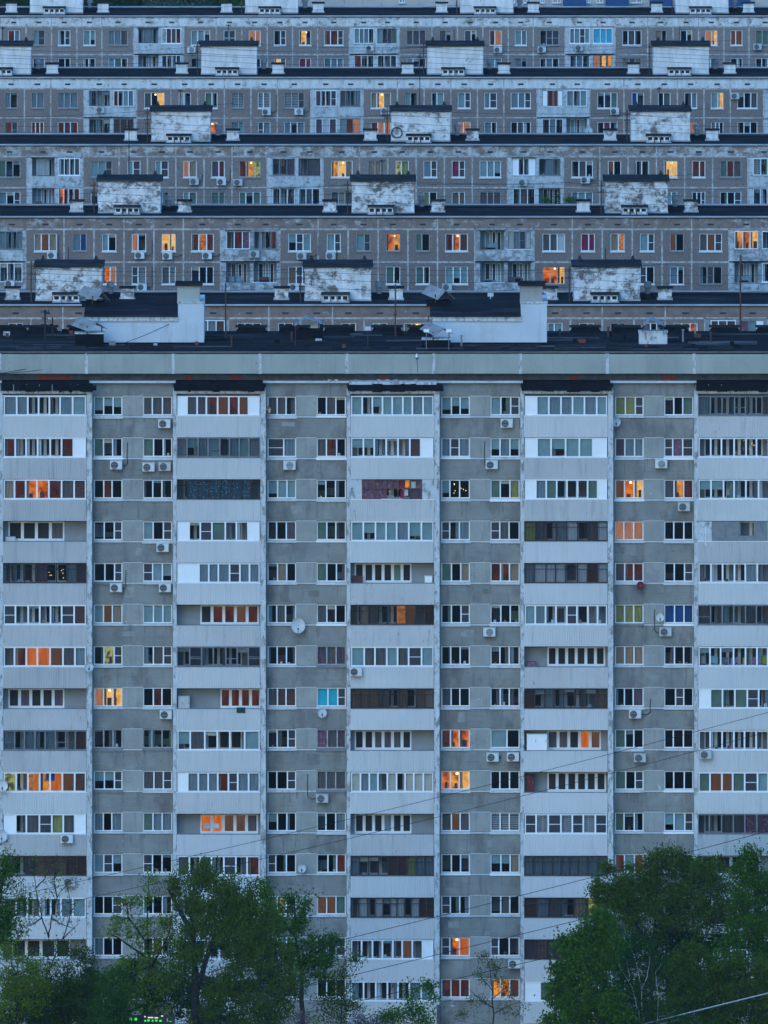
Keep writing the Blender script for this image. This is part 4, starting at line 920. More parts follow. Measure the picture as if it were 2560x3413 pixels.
# ------------------------------------------------------------------ small things on the tower
def cloth(px, py, w, h, Y, mat, label, cat='towel', group='laundry hanging on the balconies'):
    x, z = X(px, Y), Z(py, Y); m = MB(); n = 6
    for (yy, fl) in ((Y, 1), (Y + .012, -1)):
        for k in range(n):
            a, b = x - w / 2 + w * k / n, x - w / 2 + w * (k + 1) / n; ya = yy + (.015 if k % 2 else 0); yb = yy + (0 if k % 2 else .015)
            m.quad((a, ya, z - h / 2 + .02 * math.sin(k * 2.1)), (b, yb, z - h / 2 + .02 * math.sin(k * 2.1 + 2.1)), (b, yb, z + h / 2), (a, ya, z + h / 2), mat)
    m.box(x - w / 2, x + w / 2, Y - .003, Y + .018, z + h / 2, z + h / 2 + .03, mat)
    tag(m.build('towel'), label, cat, group)
def flat(n, c): return M(n, c, .9, .12, 3)
for (px, py, w, h, c, l) in [(2345, 2200, .32, .5, (.25, .26, .28), 'grey towel drying at the end of the washing line'), (2379, 2199, .42, .45, (.28, .42, .48), 'pale blue towel drying on the balcony washing line'),
    (2388, 2201, .2, .42, (.12, .42, .42), 'small teal cloth drying beside the pale blue towel'), (2415, 2203, .45, .4, (.22, .18, .24), 'plum grey cloth drying on the washing line'), (2444, 2205, .35, .45, (.36, .28, .5), 'lilac towel drying on the washing line'),
    (2460, 2200, .25, .35, (.45, .30, .36), 'rose cloth drying between the lilac and yellow towels'), (2488, 2203, .5, .38, (.46, .40, .18), 'yellow towel drying on the washing line'), (2517, 2203, .42, .5, (.30, .14, .26), 'mauve towel drying on the washing line'), (2548, 2200, .5, .55, (.26, .30, .05), 'olive green towel drying on the washing line')]:
    cloth(px, py, w, h, YB + .3, flat('cloth', c), l)
cloth(692, 2754, .45, .3, YB - .0, flat('cloth', (.32, .40, .44)), 'pale blue cloth on the line of the orange lit balcony'); cloth(719, 2753, .45, .28, YB - .0, flat('cloth', (.5, .5, .5)), 'white cloth on the line of the orange lit balcony')
cloth(168, 2590, .6, .48, YB + .12, flat('cloth', (.02, .06, .25)), 'dark blue cloth hanging in the amber lit balcony'); cloth(803, 2368, .58, .34, YB - .13, flat('cloth', (.02, .06, .055)), 'dark green rag hung over a corrugated parapet', 'rag')
YE_ = BLOCKS['E'][0]; cloth(712, 1096, .5, .9, YE_ + .3, flat('cloth', (.45, .02, .05)), 'bright red cloth in a loggia of the nearest block')
def cabinet(px0, px1, py0, py1, Y, mat, label, name='cabinet'):
    x0, x1, z1, z0 = X(px0, Y), X(px1, Y), Z(py0, Y), Z(py1, Y) - .95
    t = thing(name, label, 'cabinet', ((x0 + x1) / 2, Y + .25, z0)); b = MB(); b.box(x0, x1, Y, Y + .5, z0, z1, mat); b.box(x0 - .02, x1 + .02, Y - .03, Y + .51, z1, z1 + .04, mat); b.build('carcass', t)
    xm = (x0 + x1) / 2
    for (a, c) in ((x0 + .01, xm - .01), (xm + .01, x1 - .01)):
        d = MB(); d.box(a, c, Y - .025, Y - .002, z0 + .05, z1 - .16, mat); o = d.build('door', t); k = MB(); k.box(c - .1, c - .06, Y - .05, Y - .026, z1 - .5, z1 - .35, GREYF); k.build('handle', o)
cabinet(1756, 1824, 2448, 2500, YB + .25, METALW, 'white cabinet standing on an open balcony beside the orange lit door'); cabinet(1756, 1782, 2586, 2636, YB + .3, flat('red_cabinet', (.13, .035, .03)), 'dark red cabinet on an open balcony of the fourth stack')
cabinet(1416, 1441, 1922, 1946, YB + .4, METALW, 'small white cabinet at the end of an open balcony, third stack'); cabinet(594, 632, 2322, 2350, YB + .3, ACG, 'pale box cabinet on the open balcony with brown sofa')
# security camera and two floodlights on the roof edge
t = thing('security_camera', 'small security camera on the attic slab of the tower', 'security camera', (X(1389, YA), YA - .1, Z(1190, YA)))
m = MB(); m.lathe([(.0, .12), (.09, .1), (.1, 0), (.08, -.02)], (X(1389, YA), YA - .12, Z(1190, YA)), METALW, n=10); m.box(X(1389, YA) - .04, X(1389, YA) + .04, YA - .12, YA - .002, Z(1186, YA), Z(1178, YA), METALW); m.build('housing', t, False)
m = MB(); m.lathe([(.08, -.02), (.07, -.09), (0, -.12)], (X(1389, YA), YA - .12, Z(1190, YA)), BLK, n=10); m.build('lens', t)
m = MB(); m.tube([(X(1390, YA), YA - .015, Z(1197, YA)), (X(1392, YA), YA - .015, Z(1242, YA))], .012, BLK, 5); m.build('lead', t)
for (p, l) in ((1421, 'floodlight on the tin vent hood, far side from the lift house'), (1496, 'floodlight on the tin vent hood beside the lift house')):
    y = YF + 1.0; x, z = X(p, y), Z(1102, y); t = thing('floodlight', l, 'floodlight', (x, y, ZT), 'floodlights on the tower roof'); m = MB(); m.box(x - .18, x + .18, y - .1, y + .08, z - .1, z + .1, METALW); m.build('lamp_head', t)
    m = MB(); m.tube([(x, y + .02, ZT), (x, y + .02, z - .1)], .03, GREYF, 6); m.build('pole', t)

# ------------------------------------------------------------------ the person leaning out of the brown window
def person():
    zs = zp(2) + .05; x = X(1301, YB); y = YB + .10
    t = thing('person', 'person in a grey shirt leaning on the sill of the open brown window', 'person', (x, YB + .55, zp(2) - 1.2))
    V, E, Rr = [], [], []
    def add(p, r, par=None):
        V.append(p); Rr.append(r)
        if par is not None: E.append((par, len(V) - 1))
        return len(V) - 1
    pel = add((x, y + .42, zs - .42), .15); wa = add((x, y + .36, zs - .18), .135, pel); ch = add((x, y + .24, zs + .10), .15, wa); nk = add((x - .01, y + .15, zs + .27), .055, ch)
    h1 = add((x - .015, y + .11, zs + .36), .075, nk); h2 = add((x - .015, y + .10, zs + .46), .088, h1); add((x - .015, y + .11, zs + .54), .06, h2)
    for sx in (-1, 1):
        sh = add((x + sx * .19, y + .20, zs + .17), .07, ch); el = add((x + sx * .25, y + .06, zs + .03), .048, sh); wr = add((x + sx * .06, y - .06, zs + .04), .034, el)
        pm = add((x + sx * .0, y - .09, zs + .045), .032, wr)
        for f in range(5):
            a = add((x - sx * (.03 + .008 * f), y - .115 + .014 * f, zs + .05 + .006 * f), .010, pm); add((x - sx * (.065 + .006 * (2 - abs(f - 2))), y - .115 + .014 * f, zs + .035 + .004 * f), .009, a)
        kn = add((x + sx * .1, y + .42, zs - .80), .085, pel); an = add((x + sx * .1, y + .45, zs - 1.19), .05, kn); add((x + sx * .1, y + .32, zs - 1.22), .04, an)
    me = bpy.data.meshes.new('body'); me.from_pydata(V, E, []); o = bpy.data.objects.new('body', me); COL.objects.link(o); put(o, (0, 0, 0)); o.parent = t; o.location = -WL[t.name]
    sk = o.modifiers.new('Skin', 'SKIN'); o.modifiers.new('Subdivision', 'SUBSURF').levels = 1
    for i, d in enumerate(me.skin_vertices[0].data): d.radius = (Rr[i], Rr[i]); d.use_root = (i == 0)
    me.materials.append(M('skin', (.42, .27, .21), .7, .08))
    # shirt follows the trunk and upper arms
    s_ = MB(); gm = flat('grey_shirt', (.23, .23, .24))
    s_.tube([(x, y + .43, zs - .45), (x, y + .36, zs - .18), (x, y + .24, zs + .08), (x - .01, y + .17, zs + .22)], .19, gm, 12, .10)
    for sx in (-1, 1): s_.tube([(x + sx * .10, y + .22, zs + .17), (x + sx * .20, y + .20, zs + .165), (x + sx * .265, y + .05, zs + .03), (x + sx * .10, y - .03, zs + .04)], .10, gm, 9, .05)
    s_.build('shirt', t, True)
    h = MB(); h.lathe([(.093, -.02), (.10, .03), (.085, .09), (.045, .12), (0, .125)], (x - .015, y + .135, zs + .455), flat('grey_hair', (.38, .37, .36)), n=12); h.build('hair', t, True)
    n_ = MB(); sm = bpy.data.materials['skin']; n_.lathe([(.0, .03), (.012, .0), (.018, -.025), (0, -.03)], (x - .015, y + .0, zs + .43), sm, n=6)
    for sx in (-1, 1): n_.lathe([(.0, .03), (.018, .01), (.016, -.02), (0, -.03)], (x - .015 + sx * .092, y + .11, zs + .43), sm, n=6); n_.lathe([(0, .01), (.011, 0), (0, -.01)], (x - .015 + sx * .034, y + .018, zs + .455), BLK, n=6)
    n_.box(x - .045, x + .015, y + .018, y + .026, zs + .385, zs + .393, flat('lips', (.25, .1, .09))); n_.build('face', t)
person()

# ------------------------------------------------------------------ far building and trees at the top edge
YX = 1700.0; BLUEB = M('blue_balcony_panel', (.035, .085, .20), .8, .12)
fb = thing('apartment_block', 'cream apartment block with blue balconies at the very top edge', 'apartment building', (X(1700, YX), YX, 0))
w = MB(); CREAM = M('cream_panels', (.60, .49, .42), .95, .1, .5); xa, xb = X(860, YX), X(2900, YX); w.box(xa, xb, YX, YX + 10, 0, 42, CREAM)
for p in range(900, 2900, 62): w.box(X(p, YX) - .06, X(p, YX) + .06, YX - .02, YX - .001, 20, 42, SEAM)
w.build('wall', fb)
for (a, b) in ((1876, 1952), (2018, 2095), (2165, 2240), (2420, 2500)):
    m = MB(); m.box(X(a, YX), X(b, YX), YX - 1.2, YX - .03, Z(18, YX), Z(-4, YX), BLUEB); o = m.build('balcony', fb)
for (a, b, c) in ((1700, 1716, 'y'), (1745, 1770, 'd'), (1800, 1815, 'o'), (1842, 1870, 'd'), (1955, 1968, 'p'), (1988, 2010, 'd'), (2100, 2140, 'd'), (1330, 1350, 'd')):
    window(fb, 'window', X(a, YX), X(b, YX), Z(10, YX), Z(-30, YX), YX - .15, c * 2, PVC, SILL)

# ------------------------------------------------------------------ trees
import numpy as np
rs = np.random.RandomState(5)
def leafmat(name, a, b, c):
    m, n, out = newmat(name); p = node(n, 'ShaderNodeBsdfPrincipled'); p.inputs['Roughness'].default_value = .8; p.inputs['Specular IOR Level'].default_value = .1
    g_ = node(n, 'ShaderNodeNewGeometry'); col = mixc(n, g_.outputs['Random Per Island'], a, b)
    col = mixc(n, ramp(n, noise_n(n, 1.3, 3), .42, .62), col, c)
    n.links.new(col, p.inputs['Base Color']); tr = node(n, 'ShaderNodeBsdfTranslucent'); n.links.new(col, tr.inputs[0])
    x = node(n, 'ShaderNodeMixShader'); x.inputs[0].default_value = .25
    n.links.new(p.outputs[0], x.inputs[1]); n.links.new(tr.outputs[0], x.inputs[2]); n.links.new(x.outputs[0], out.inputs[0]); return m
def leaf_mesh(name, parent, P, size, mat, droop=0.0):
    N = len(P); a = rs.normal(size=(N, 3)); a[:, 2] -= droop * 2; a /= np.linalg.norm(a, axis=1)[:, None] + 1e-9
    r = rs.normal(size=(N, 3)); b = np.cross(a, r); b /= np.linalg.norm(b, axis=1)[:, None] + 1e-9
    s = size * .82 * rs.uniform(.6, 1.35, (N, 1)) * (1.2 if droop else 1); wd = s * (.32 if droop else .42)
    o0 = P.mean(0); o0[2] = P[:, 2].min(); Q = P - o0
    V = np.stack([Q, Q + a * s * .5 + b * wd, Q + a * s, Q + a * s * .5 - b * wd], 1).reshape(-1, 3).astype(np.float32)
    me = bpy.data.meshes.new(name); me.vertices.add(4 * N); me.vertices.foreach_set('co', V.ravel())
    me.loops.add(4 * N); me.loops.foreach_set('vertex_index', np.arange(4 * N, dtype=np.int32))
    me.polygons.add(N); me.polygons.foreach_set('loop_start', np.arange(0, 4 * N, 4, dtype=np.int32)); me.polygons.foreach_set('loop_total', np.full(N, 4, dtype=np.int32))
    me.update(calc_edges=True); me.materials.append(mat)
    o = bpy.data.objects.new(name, me); COL.objects.link(o); return put(o, o0, parent)
BARK = M('dark_bark', (.022, .020, .020), .95, .3, 6); BIRCH = M('birch_bark', (.42, .42, .40), .9, .15, 4, (((.05, .05, .05), 3, .58, .64, (1, 1, 2.5), 3, .9),))
def tree(name, label, cat, Y, trunks, blobs, mat, dens=260, size=.15, droop=0, bark=BARK, r0=.22, clump=.34, group=None, depth=1.0, extra=None, twigs=.5):
    b0 = trunks[0][0]; t = thing(name, label, cat, (X(b0[0], Y), Y, 0), group)
    tk = MB(); nodes = []
    for i, tr in enumerate(trunks):
        pts = [(X(p[0], Y), Y + rs.uniform(-.15, .15), Z(p[1], Y)) for p in tr]
        if i == 0: pts = [(pts[0][0], Y, -.05)] + pts
        sm = []
        for k in range(len(pts) - 1):
            for q in range(4):
                u = q / 4; j = rs.uniform(-.05, .05)
                sm.append(tuple(pts[k][d] + (pts[k + 1][d] - pts[k][d]) * u + (j if d < 2 and (k or q) else 0) for d in range(3)))
        sm.append(pts[-1]); tk.tube(sm, r0 if i == 0 else r0 * .6, bark, 7, r0 * .18); nodes += sm
    C = []
    for bl in blobs:
        px, py, rx, ry = bl[:4]; dd = bl[4] if len(bl) > 4 else 1.0
        cx, cz = X(px, Y), Z(py, Y); ax, az = rx * Y / F, ry * Y / F; ay = (ax + az) / 2 * depth
        n = max(4, int(math.pi * ax * az * 4.2 * dd)); d = rs.normal(size=(n, 3)); d /= np.linalg.norm(d, axis=1)[:, None]
        rad = rs.uniform(.12, 1, n) ** .45
        c = np.stack([cx + d[:, 0] * rad * ax, Y + d[:, 1] * rad * ay, cz + d[:, 2] * rad * az], 1); C.append(c)
    C = np.concatenate(C); C = C[C[:, 2] > .15]; nd = np.array(nodes)
    br = []
    for c in C:
        if rs.rand() > twigs: continue
        low = nd[nd[:, 2] < c[2] + .1]
        if len(low) == 0: low = nd
        dist = np.linalg.norm(low - c, axis=1) + .4 * np.maximum(0, low[:, 2] - c[2] + 1.0); q = low[dist.argmin()]
        mid = (q + c) / 2 + rs.normal(size=3) * .12; mid[2] += -.1 + .12 * np.linalg.norm(c - q) * .3
        br.append((q, mid, c))
    for (q, mid, c) in br[:900]: tk.tube([tuple(q), tuple(mid), tuple(c)], min(.05, r0 * .22), bark, 3, .008)
    tk.build('trunk', t)
    n_each = max(3, int(dens * 1.35 / 4.2)); sg = clump * rs.uniform(.6, 1.3, (len(C), 1, 1))
    L = C[:, None, :] + rs.normal(size=(len(C), n_each, 3)) * sg * np.array([1, 1, .8 if not droop else 1.0])
    if droop: L[:, :, 2] -= np.abs(rs.normal(size=(len(C), n_each))) * .45 * droop
    L = L.reshape(-1, 3); L = L[L[:, 2] > .05]
    leaf_mesh('foliage', t, L, size, mat, droop)
    if extra: extra(t, C)
    return t
LM1 = leafmat('maple_leaves', (0.083, 0.180, 0.0082), (0.027, 0.065, 0.0033), (0.055, 0.138, 0.0064)); LM2 = leafmat('olive_leaves', (0.181, 0.260, 0.0096), (0.059, 0.099, 0.0041), (0.121, 0.184, 0.0071))
LM3 = leafmat('willow_leaves', (0.099, 0.164, 0.0128), (0.033, 0.059, 0.0050), (0.066, 0.117, 0.0090)); LM4 = leafmat('dark_linden_leaves', (0.039, 0.095, 0.0074), (0.015, 0.040, 0.0033), (0.025, 0.067, 0.0049))
LM5 = leafmat('bright_leaves', (0.089, 0.188, 0.0110), (0.026, 0.061, 0.0040), (0.054, 0.130, 0.0077)); LM6 = leafmat('birch_leaves', (0.039, 0.112, 0.0116), (0.017, 0.053, 0.0059), (0.027, 0.074, 0.0079))
LM9 = leafmat('broad_crown_leaves', (0.108, 0.165, 0.0141), (0.027, 0.052, 0.0043), (0.066, 0.114, 0.0095)); LM7 = leafmat('young_leaves', (0.155, 0.241, 0.0154), (0.068, 0.111, 0.0078), (0.117, 0.199, 0.0139)); LM8 = leafmat('olive_dark_leaves', (0.060, 0.116, 0.0080), (0.021, 0.047, 0.0035), (0.039, 0.076, 0.0056))
tree('maple_tree', 'maple crown cut by the edge, beside the first balcony stack', 'tree', 1072, [[(-20, 3413), (-15, 3150), (10, 2920)]], [(0, 2950, 60, 95), (20, 2900, 30, 50), (-20, 3070, 80, 90), (45, 3050, 45, 50, .7), (20, 3110, 75, 50), (75, 3000, 40, 30, .5)], LM1, 330, .16)
tree('bare_tree', 'nearly bare thin tree with a few young leaves in front of balconies', 'tree', 1068, [[(152, 3413), (155, 3250), (163, 3125)], [(163, 3125), (140, 3060), (118, 2960), (112, 2870)], [(163, 3125), (170, 3060), (190, 2990), (240, 2925)], [(170, 3060), (205, 3080), (250, 3095)], [(140, 3060), (110, 3080), (85, 3090)], [(118, 2960), (150, 2930), (165, 2890)], [(190, 2990), (180, 2930), (195, 2900)], [(155, 3250), (210, 3130), (235, 3040), (225, 2940)], [(210, 3130), (260, 3080)]],
     [(112, 2890, 25, 40, 4), (240, 2940, 25, 30, 4), (165, 2930, 40, 50, 3), (140, 3000, 50, 50, 2.5), (225, 3040, 50, 70, 2.5), (100, 3050, 35, 40, 2.5), (190, 2900, 30, 40, 3)], LM7, 5, .16, r0=.085, twigs=1.0)
tree('olive_tree', 'low olive green tree at the corner below the maple', 'tree', 1052, [[(55, 3413), (60, 3250)]], [(50, 3240, 85, 75), (95, 3300, 75, 80), (20, 3190, 55, 45), (30, 3340, 90, 80), (110, 3220, 35, 40, .6)], LM2, 300, .13, depth=.8)
tree('hawthorn_bush', 'tangled dark twiggy bush in the lower corner under the bare tree', 'bush', 1056, [[(230, 3413), (225, 3300)], [(230, 3380), (290, 3280), (310, 3210)], [(215, 3400), (170, 3290), (160, 3180)]], [(200, 3360, 110, 70), (260, 3250, 80, 50, .6), (190, 3170, 40, 30, .6), (250, 3165, 40, 28, .6), (310, 3330, 90, 80), (160, 3260, 70, 60, .8), (300, 3190, 40, 30, .6), (240, 3310, 110, 70, 1.1), (130, 3370, 100, 60, 1.1)], LM8, 350, .15, r0=.12)
tree('young_maple', 'sparse young maple with pale yellow green leaves', 'tree', 1062, [[(505, 3413), (500, 3230), (492, 3080), (496, 2925)], [(500, 3230), (560, 3120), (575, 3050)], [(495, 3150), (430, 3060), (418, 3000)], [(500, 3200), (400, 3130), (360, 3110)]],
     [(495, 2955, 32, 45, .7), (470, 2990, 30, 30, .5), (428, 3010, 30, 25, .5), (420, 3060, 45, 30, .5), (385, 3115, 45, 25, .7), (450, 3100, 50, 30, .8), (520, 3065, 50, 30, .6), (560, 3060, 30, 40, .6), (500, 3140, 80, 35, .7), (555, 3130, 45, 30, .6), (470, 3200, 90, 35, .5), (530, 3260, 70, 60, .8), (420, 3260, 70, 70, .8), (480, 3330, 110, 60, .6)], LM7, 190, .18, r0=.13, clump=.28)
tree('birch_tree', 'small weeping birch with a pale thin trunk near the green shop sign', 'tree', 1046, [[(372, 3413), (380, 3320), (387, 3262)], [(372, 3400), (350, 3350), (338, 3310)]], [(375, 3300, 50, 60), (365, 3370, 75, 60), (395, 3260, 22, 35), (330, 3390, 45, 40), (412, 3360, 30, 60)], LM6, 460, .14, droop=.8, bark=BIRCH, r0=.07)
tree('willow_tree', 'big willow with two dark trunks and hanging fine foliage', 'tree', 1058, [[(655, 3413), (652, 3270), (646, 3150), (640, 3030), (650, 2930)], [(655, 3300), (690, 3190), (715, 3120), (760, 3080), (800, 3000)], [(646, 3120), (590, 3020), (560, 2960)], [(700, 3160), (790, 3140), (880, 3120)], [(660, 3250), (790, 3300), (870, 3260)]],
     [(640, 2915, 80, 40, .9), (570, 2950, 45, 35, .7), (690, 2900, 50, 35, .8), (735, 2915, 70, 50, .9), (790, 2960, 60, 55), (700, 2985, 100, 45, .9), (620, 3000, 60, 35, .7), (850, 3020, 65, 60), (755, 3060, 80, 45, .9), (645, 3065, 50, 30, .7), (900, 3080, 50, 80), (840, 3110, 80, 60), (720, 3120, 70, 35, .5), (860, 3190, 90, 80), (930, 3170, 45, 70), (780, 3200, 70, 60, .6), (770, 3300, 80, 80, .8), (880, 3300, 90, 80), (960, 3290, 50, 80, .9), (850, 3390, 130, 50), (640, 3180, 60, 60, .7), (700, 3290, 60, 80, .8), (590, 3090, 45, 60, .6), (560, 3210, 50, 60, .6), (690, 3060, 70, 50, 1.1), (800, 3080, 80, 70), (720, 3390, 90, 50)], LM3, 430, .15, droop=.8, r0=.34, clump=.30)
tree('linden_tree', 'dark green linden with leafy shoots standing behind the willow', 'tree', 1078, [[(1010, 3413), (1005, 3250), (985, 3120), (980, 3000)], [(1000, 3220), (1060, 3170), (1110, 3140)], [(985, 3120), (900, 3020), (880, 2960)]], [(880, 2950, 18, 35), (890, 3000, 25, 35), (968, 3000, 16, 35), (1005, 3010, 22, 45), (990, 3080, 45, 40), (1060, 3160, 60, 45), (1118, 3140, 28, 32), (1050, 3230, 60, 45), (1000, 3180, 50, 50), (1085, 3200, 35, 35), (930, 3060, 40, 50)], LM1, 300, .19)
tree('small_ash', 'small slim tree with loose shoots in front of the third balcony stack', 'tree', 1050, [[(1135, 3413), (1138, 3280), (1150, 3190)]], [(1150, 3220, 25, 40, .7), (1185, 3200, 22, 22, .7), (1125, 3250, 28, 40, .7), (1140, 3300, 45, 45, .8), (1100, 3350, 50, 45), (1160, 3370, 55, 45), (1060, 3395, 40, 30)], LM8, 250, .14, r0=.07)
tree('elder_bush', 'bright green bush at the foot of the third balcony stack', 'bush', 1048, [[(1375, 3413), (1375, 3350)], [(1375, 3400), (1415, 3330)]], [(1345, 3370, 48, 38), (1380, 3310, 25, 35, .7), (1425, 3335, 32, 45, .7), (1300, 3395, 40, 20, .7), (1400, 3390, 50, 28), (1430, 3290, 14, 25, .6), (1270, 3400, 25, 16, .6)], LM1, 300, .16, r0=.06)
tree('young_ash', 'thin young tree with reddish young leaves before the lowest windows', 'tree', 1052, [[(1645, 3413), (1640, 3300), (1630, 3210), (1615, 3165)], [(1643, 3360), (1590, 3320), (1555, 3290)], [(1640, 3330), (1690, 3290), (1720, 3260)], [(1645, 3380), (1700, 3350), (1735, 3340)], [(1640, 3300), (1600, 3250)]],
     [(1618, 3185, 18, 25, .8), (1650, 3200, 25, 25, .6), (1630, 3230, 35, 25, .7), (1600, 3260, 25, 25, .5), (1660, 3270, 35, 25, .5), (1585, 3330, 45, 22, .5), (1700, 3310, 40, 35, .5), (1640, 3350, 60, 35, .3), (1540, 3390, 60, 20, .5), (1730, 3370, 40, 30, .4)], leafmat('reddish_leaves', (0.115, 0.162, 0.0193), (0.086, 0.074, 0.0193), (0.081, 0.115, 0.0165)), 110, .14, r0=.06, clump=.24)
def blossoms(t, C):
    P = np.repeat(C, 45, 0) + rs.normal(size=(len(C) * 45, 3)) * .14; leaf_mesh('blossom', t, P[P[:, 2] > 0], .09, leafmat('lilac_blossom', (.20, .07, .26), (.12, .045, .17), (.26, .11, .30)))
for (p, q, l) in ((1005, 3392, 'lilac bush in purple bloom at the foot of the willow'), (1195, 3385, 'taller lilac bush in purple bloom beside the slim tree'), (1245, 3398, 'low lilac bush in purple bloom next to the bright green bush')):
    tree('lilac_bush', l, 'bush', 1044, [[(p, 3413), (p, q)]], [(p, q, 26, 22), (p - 12, q + 16, 22, 16)], LM8, 160, .12, r0=.05, extra=blossoms, group='lilac bushes along the path')
def candles(t, C):
    P = np.repeat(C[::3], 14, 0) + rs.normal(size=(len(C[::3]) * 14, 3)) * np.array([.05, .05, .12]); leaf_mesh('blossom', t, P, .07, leafmat('chestnut_blossom', (.34, .33, .24), (.22, .22, .15), (.3, .3, .2)))
tree('chestnut_tree', 'bright green chestnut with pale blossom candles, front of the big tree group', 'tree', 1046, [[(1965, 3413), (1970, 3250), (1985, 3100)], [(1968, 3330), (1900, 3260)]], [(1990, 3075, 50, 40), (1920, 3110, 45, 30), (1965, 3140, 80, 50), (1890, 3150, 35, 25, .7), (1900, 3230, 70, 40), (1960, 3230, 90, 70), (1860, 3225, 30, 20, .7), (1950, 3330, 100, 60), (1880, 3310, 60, 50), (1900, 3390, 90, 45), (2010, 3380, 80, 60), (1840, 3400, 40, 25), (2030, 3160, 45, 60)], LM5, 577, .19, extra=candles)
tree('broadleaf_tree', 'broad olive crown rising highest behind the chestnut', 'tree', 1082, [[(2170, 3413), (2175, 3150), (2190, 2980)], [(2175, 3150), (2060, 3000)], [(2180, 3100), (2320, 2960)]], [(1985, 2950, 28, 35), (2010, 2985, 40, 40), (2060, 2960, 55, 50), (2120, 2920, 60, 45), (2185, 2880, 50, 40), (2240, 2860, 50, 35), (2300, 2890, 60, 45), (2365, 2900, 50, 50), (2120, 3000, 90, 60), (2210, 2960, 80, 60), (2310, 2980, 90, 60), (2390, 2960, 45, 45), (2190, 3070, 100, 70), (2060, 3060, 60, 60), (2330, 3060, 70, 55), (2410, 3030, 40, 60), (2020, 2900, 22, 25, .6), (2200, 2850, 25, 25, .7)], LM9, 577, .16)
tree('poplar_tree', 'bright green tall tree at the edge of the big tree group', 'tree', 1068, [[(2530, 3413), (2525, 3100), (2505, 2860)], [(2525, 3150), (2480, 3020)]], [(2490, 2870, 22, 40), (2510, 2850, 16, 25), (2470, 2920, 30, 35), (2520, 2930, 50, 40), (2555, 2960, 50, 60), (2490, 2990, 55, 40), (2450, 3060, 35, 30, .8), (2530, 3050, 60, 55), (2480, 3110, 60, 45), (2550, 3150, 55, 70), (2430, 3130, 35, 35, .8), (2390, 3190, 30, 25, .6)], LM5, 577, .17)
tree('birch_tree', 'weeping birch with several white trunks inside the big tree group', 'tree', 1050, [[(2136, 3413), (2118, 3330), (2098, 3270), (2090, 3200)], [(2145, 3400), (2135, 3290), (2118, 3200), (2105, 3160)], [(2140, 3300), (2160, 3240), (2165, 3180)], [(2110, 3300), (2070, 3230), (2055, 3170)], [(2190, 3413), (2195, 3320), (2185, 3240)]], [(2120, 3130, 75, 40, .8), (2060, 3190, 45, 60, .5), (2180, 3180, 50, 60, .5), (2100, 3250, 50, 60, .25), (2060, 3330, 60, 70, .5), (2190, 3310, 60, 80, .5), (2230, 3390, 60, 50), (2120, 3395, 70, 30, .5)], LM6, 400, .13, droop=.8, bark=BIRCH, r0=.06)
tree('hornbeam_tree', 'dark lower tree filling the corner of the big tree group', 'tree', 1060, [[(2380, 3413), (2375, 3300), (2360, 3200)], [(2378, 3330), (2480, 3250)]], [(2290, 3180, 45, 35), (2265, 3220, 45, 50), (2340, 3260, 70, 50), (2420, 3220, 60, 45), (2490, 3230, 70, 50), (2390, 3320, 90, 60), (2500, 3320, 80, 60), (2300, 3330, 70, 60), (2440, 3390, 110, 50), (2330, 3400, 80, 40), (2550, 3380, 50, 60), (2540, 3260, 45, 50)], LM9, 752, .16)
tree('hedge_tree', 'dark tree closing the gap behind the birch trunks', 'tree', 1086, [[(2230, 3413), (2230, 3200)]], [(2120, 3180, 100, 60, .8), (2240, 3250, 110, 90, .8), (2100, 3320, 110, 80, .8), (2380, 3130, 70, 60, .9), (2270, 3140, 80, 60, 1.1), (2200, 3390, 130, 50)], LM4, 400, .18)
tree('hedge_tree', 'dark tree behind the willow and birch hiding the lowest storeys', 'tree', 1084, [[(420, 3413), (425, 3280)], [(420, 3380), (560, 3300)]], [(400, 3320, 130, 70, .8), (560, 3350, 110, 70, .8), (260, 3360, 120, 80, 1.0), (700, 3380, 100, 50, .8), (90, 3380, 120, 70, 1.1), (620, 3270, 70, 50, .5), (460, 3250, 120, 60, .55), (590, 3180, 70, 60, .45), (340, 3270, 90, 50, .5), (330, 3400, 60, 30, 1.0)], LM4, 380, .19)
YT = 1690.0
for (p, ry, l, mt) in ((330, 60, 'dark far tree between two lift houses at the top edge', LM4), (470, 70, 'far olive tree at the top edge behind the farthest block', LM8), (600, 60, 'pale flowering far tree at the top edge', leafmat('blossoming_far', (.18, .2, .17), (.07, .1, .05), (.05, .08, .03))), (740, 65, 'far green tree at the top edge beside the cream block', LM1), (60, 60, 'dark far tree at the top corner', LM4), (190, 55, 'far tree hidden behind a lift house at the top', LM8), (850, 55, 'far tree leaning against the cream block', LM4)):
    tree('far_tree', l, 'tree', YT + RND.uniform(-8, 8), [[(p, 150), (p, 40)]], [(p, 5, 85, ry), (p - 50, 40, 60, 35), (p + 50, 40, 60, 35)], mt, 150, .34, r0=.2, clump=.6, group='trees beyond the farthest block', twigs=.2)
def plant(px, py, rpx, Y, label):
    t = thing('potted_plant', label, 'plant', (X(px, Y), Y, Z(py, Y) - .3)); m = MB(); x, z = X(px, Y), Z(py, Y) - .35
    m.lathe([(0, -.25), (.14, -.25), (.2, 0), (.0, 0)], (x, Y, z), flat('pot', (.2, .09, .06)), n=10); m.build('pot', t)
    P = np.array([x, Y, z + .35]) + rs.normal(size=(260, 3)) * np.array([rpx * Y / F * .55, .2, .22]); leaf_mesh('foliage', t, P, .16, LM5)
YCc = BLOCKS['C'][0]
plant(1822, 668, 22, YCc + .2, 'leafy green plants in an open loggia of the third block row'); plant(1868, 662, 14, YCc + .25, 'smaller leafy plant at the loggia end of the third block row'); plant(1905, 668, 20, YCc - .4, 'leafy green plants outside the loggia of the third block row')

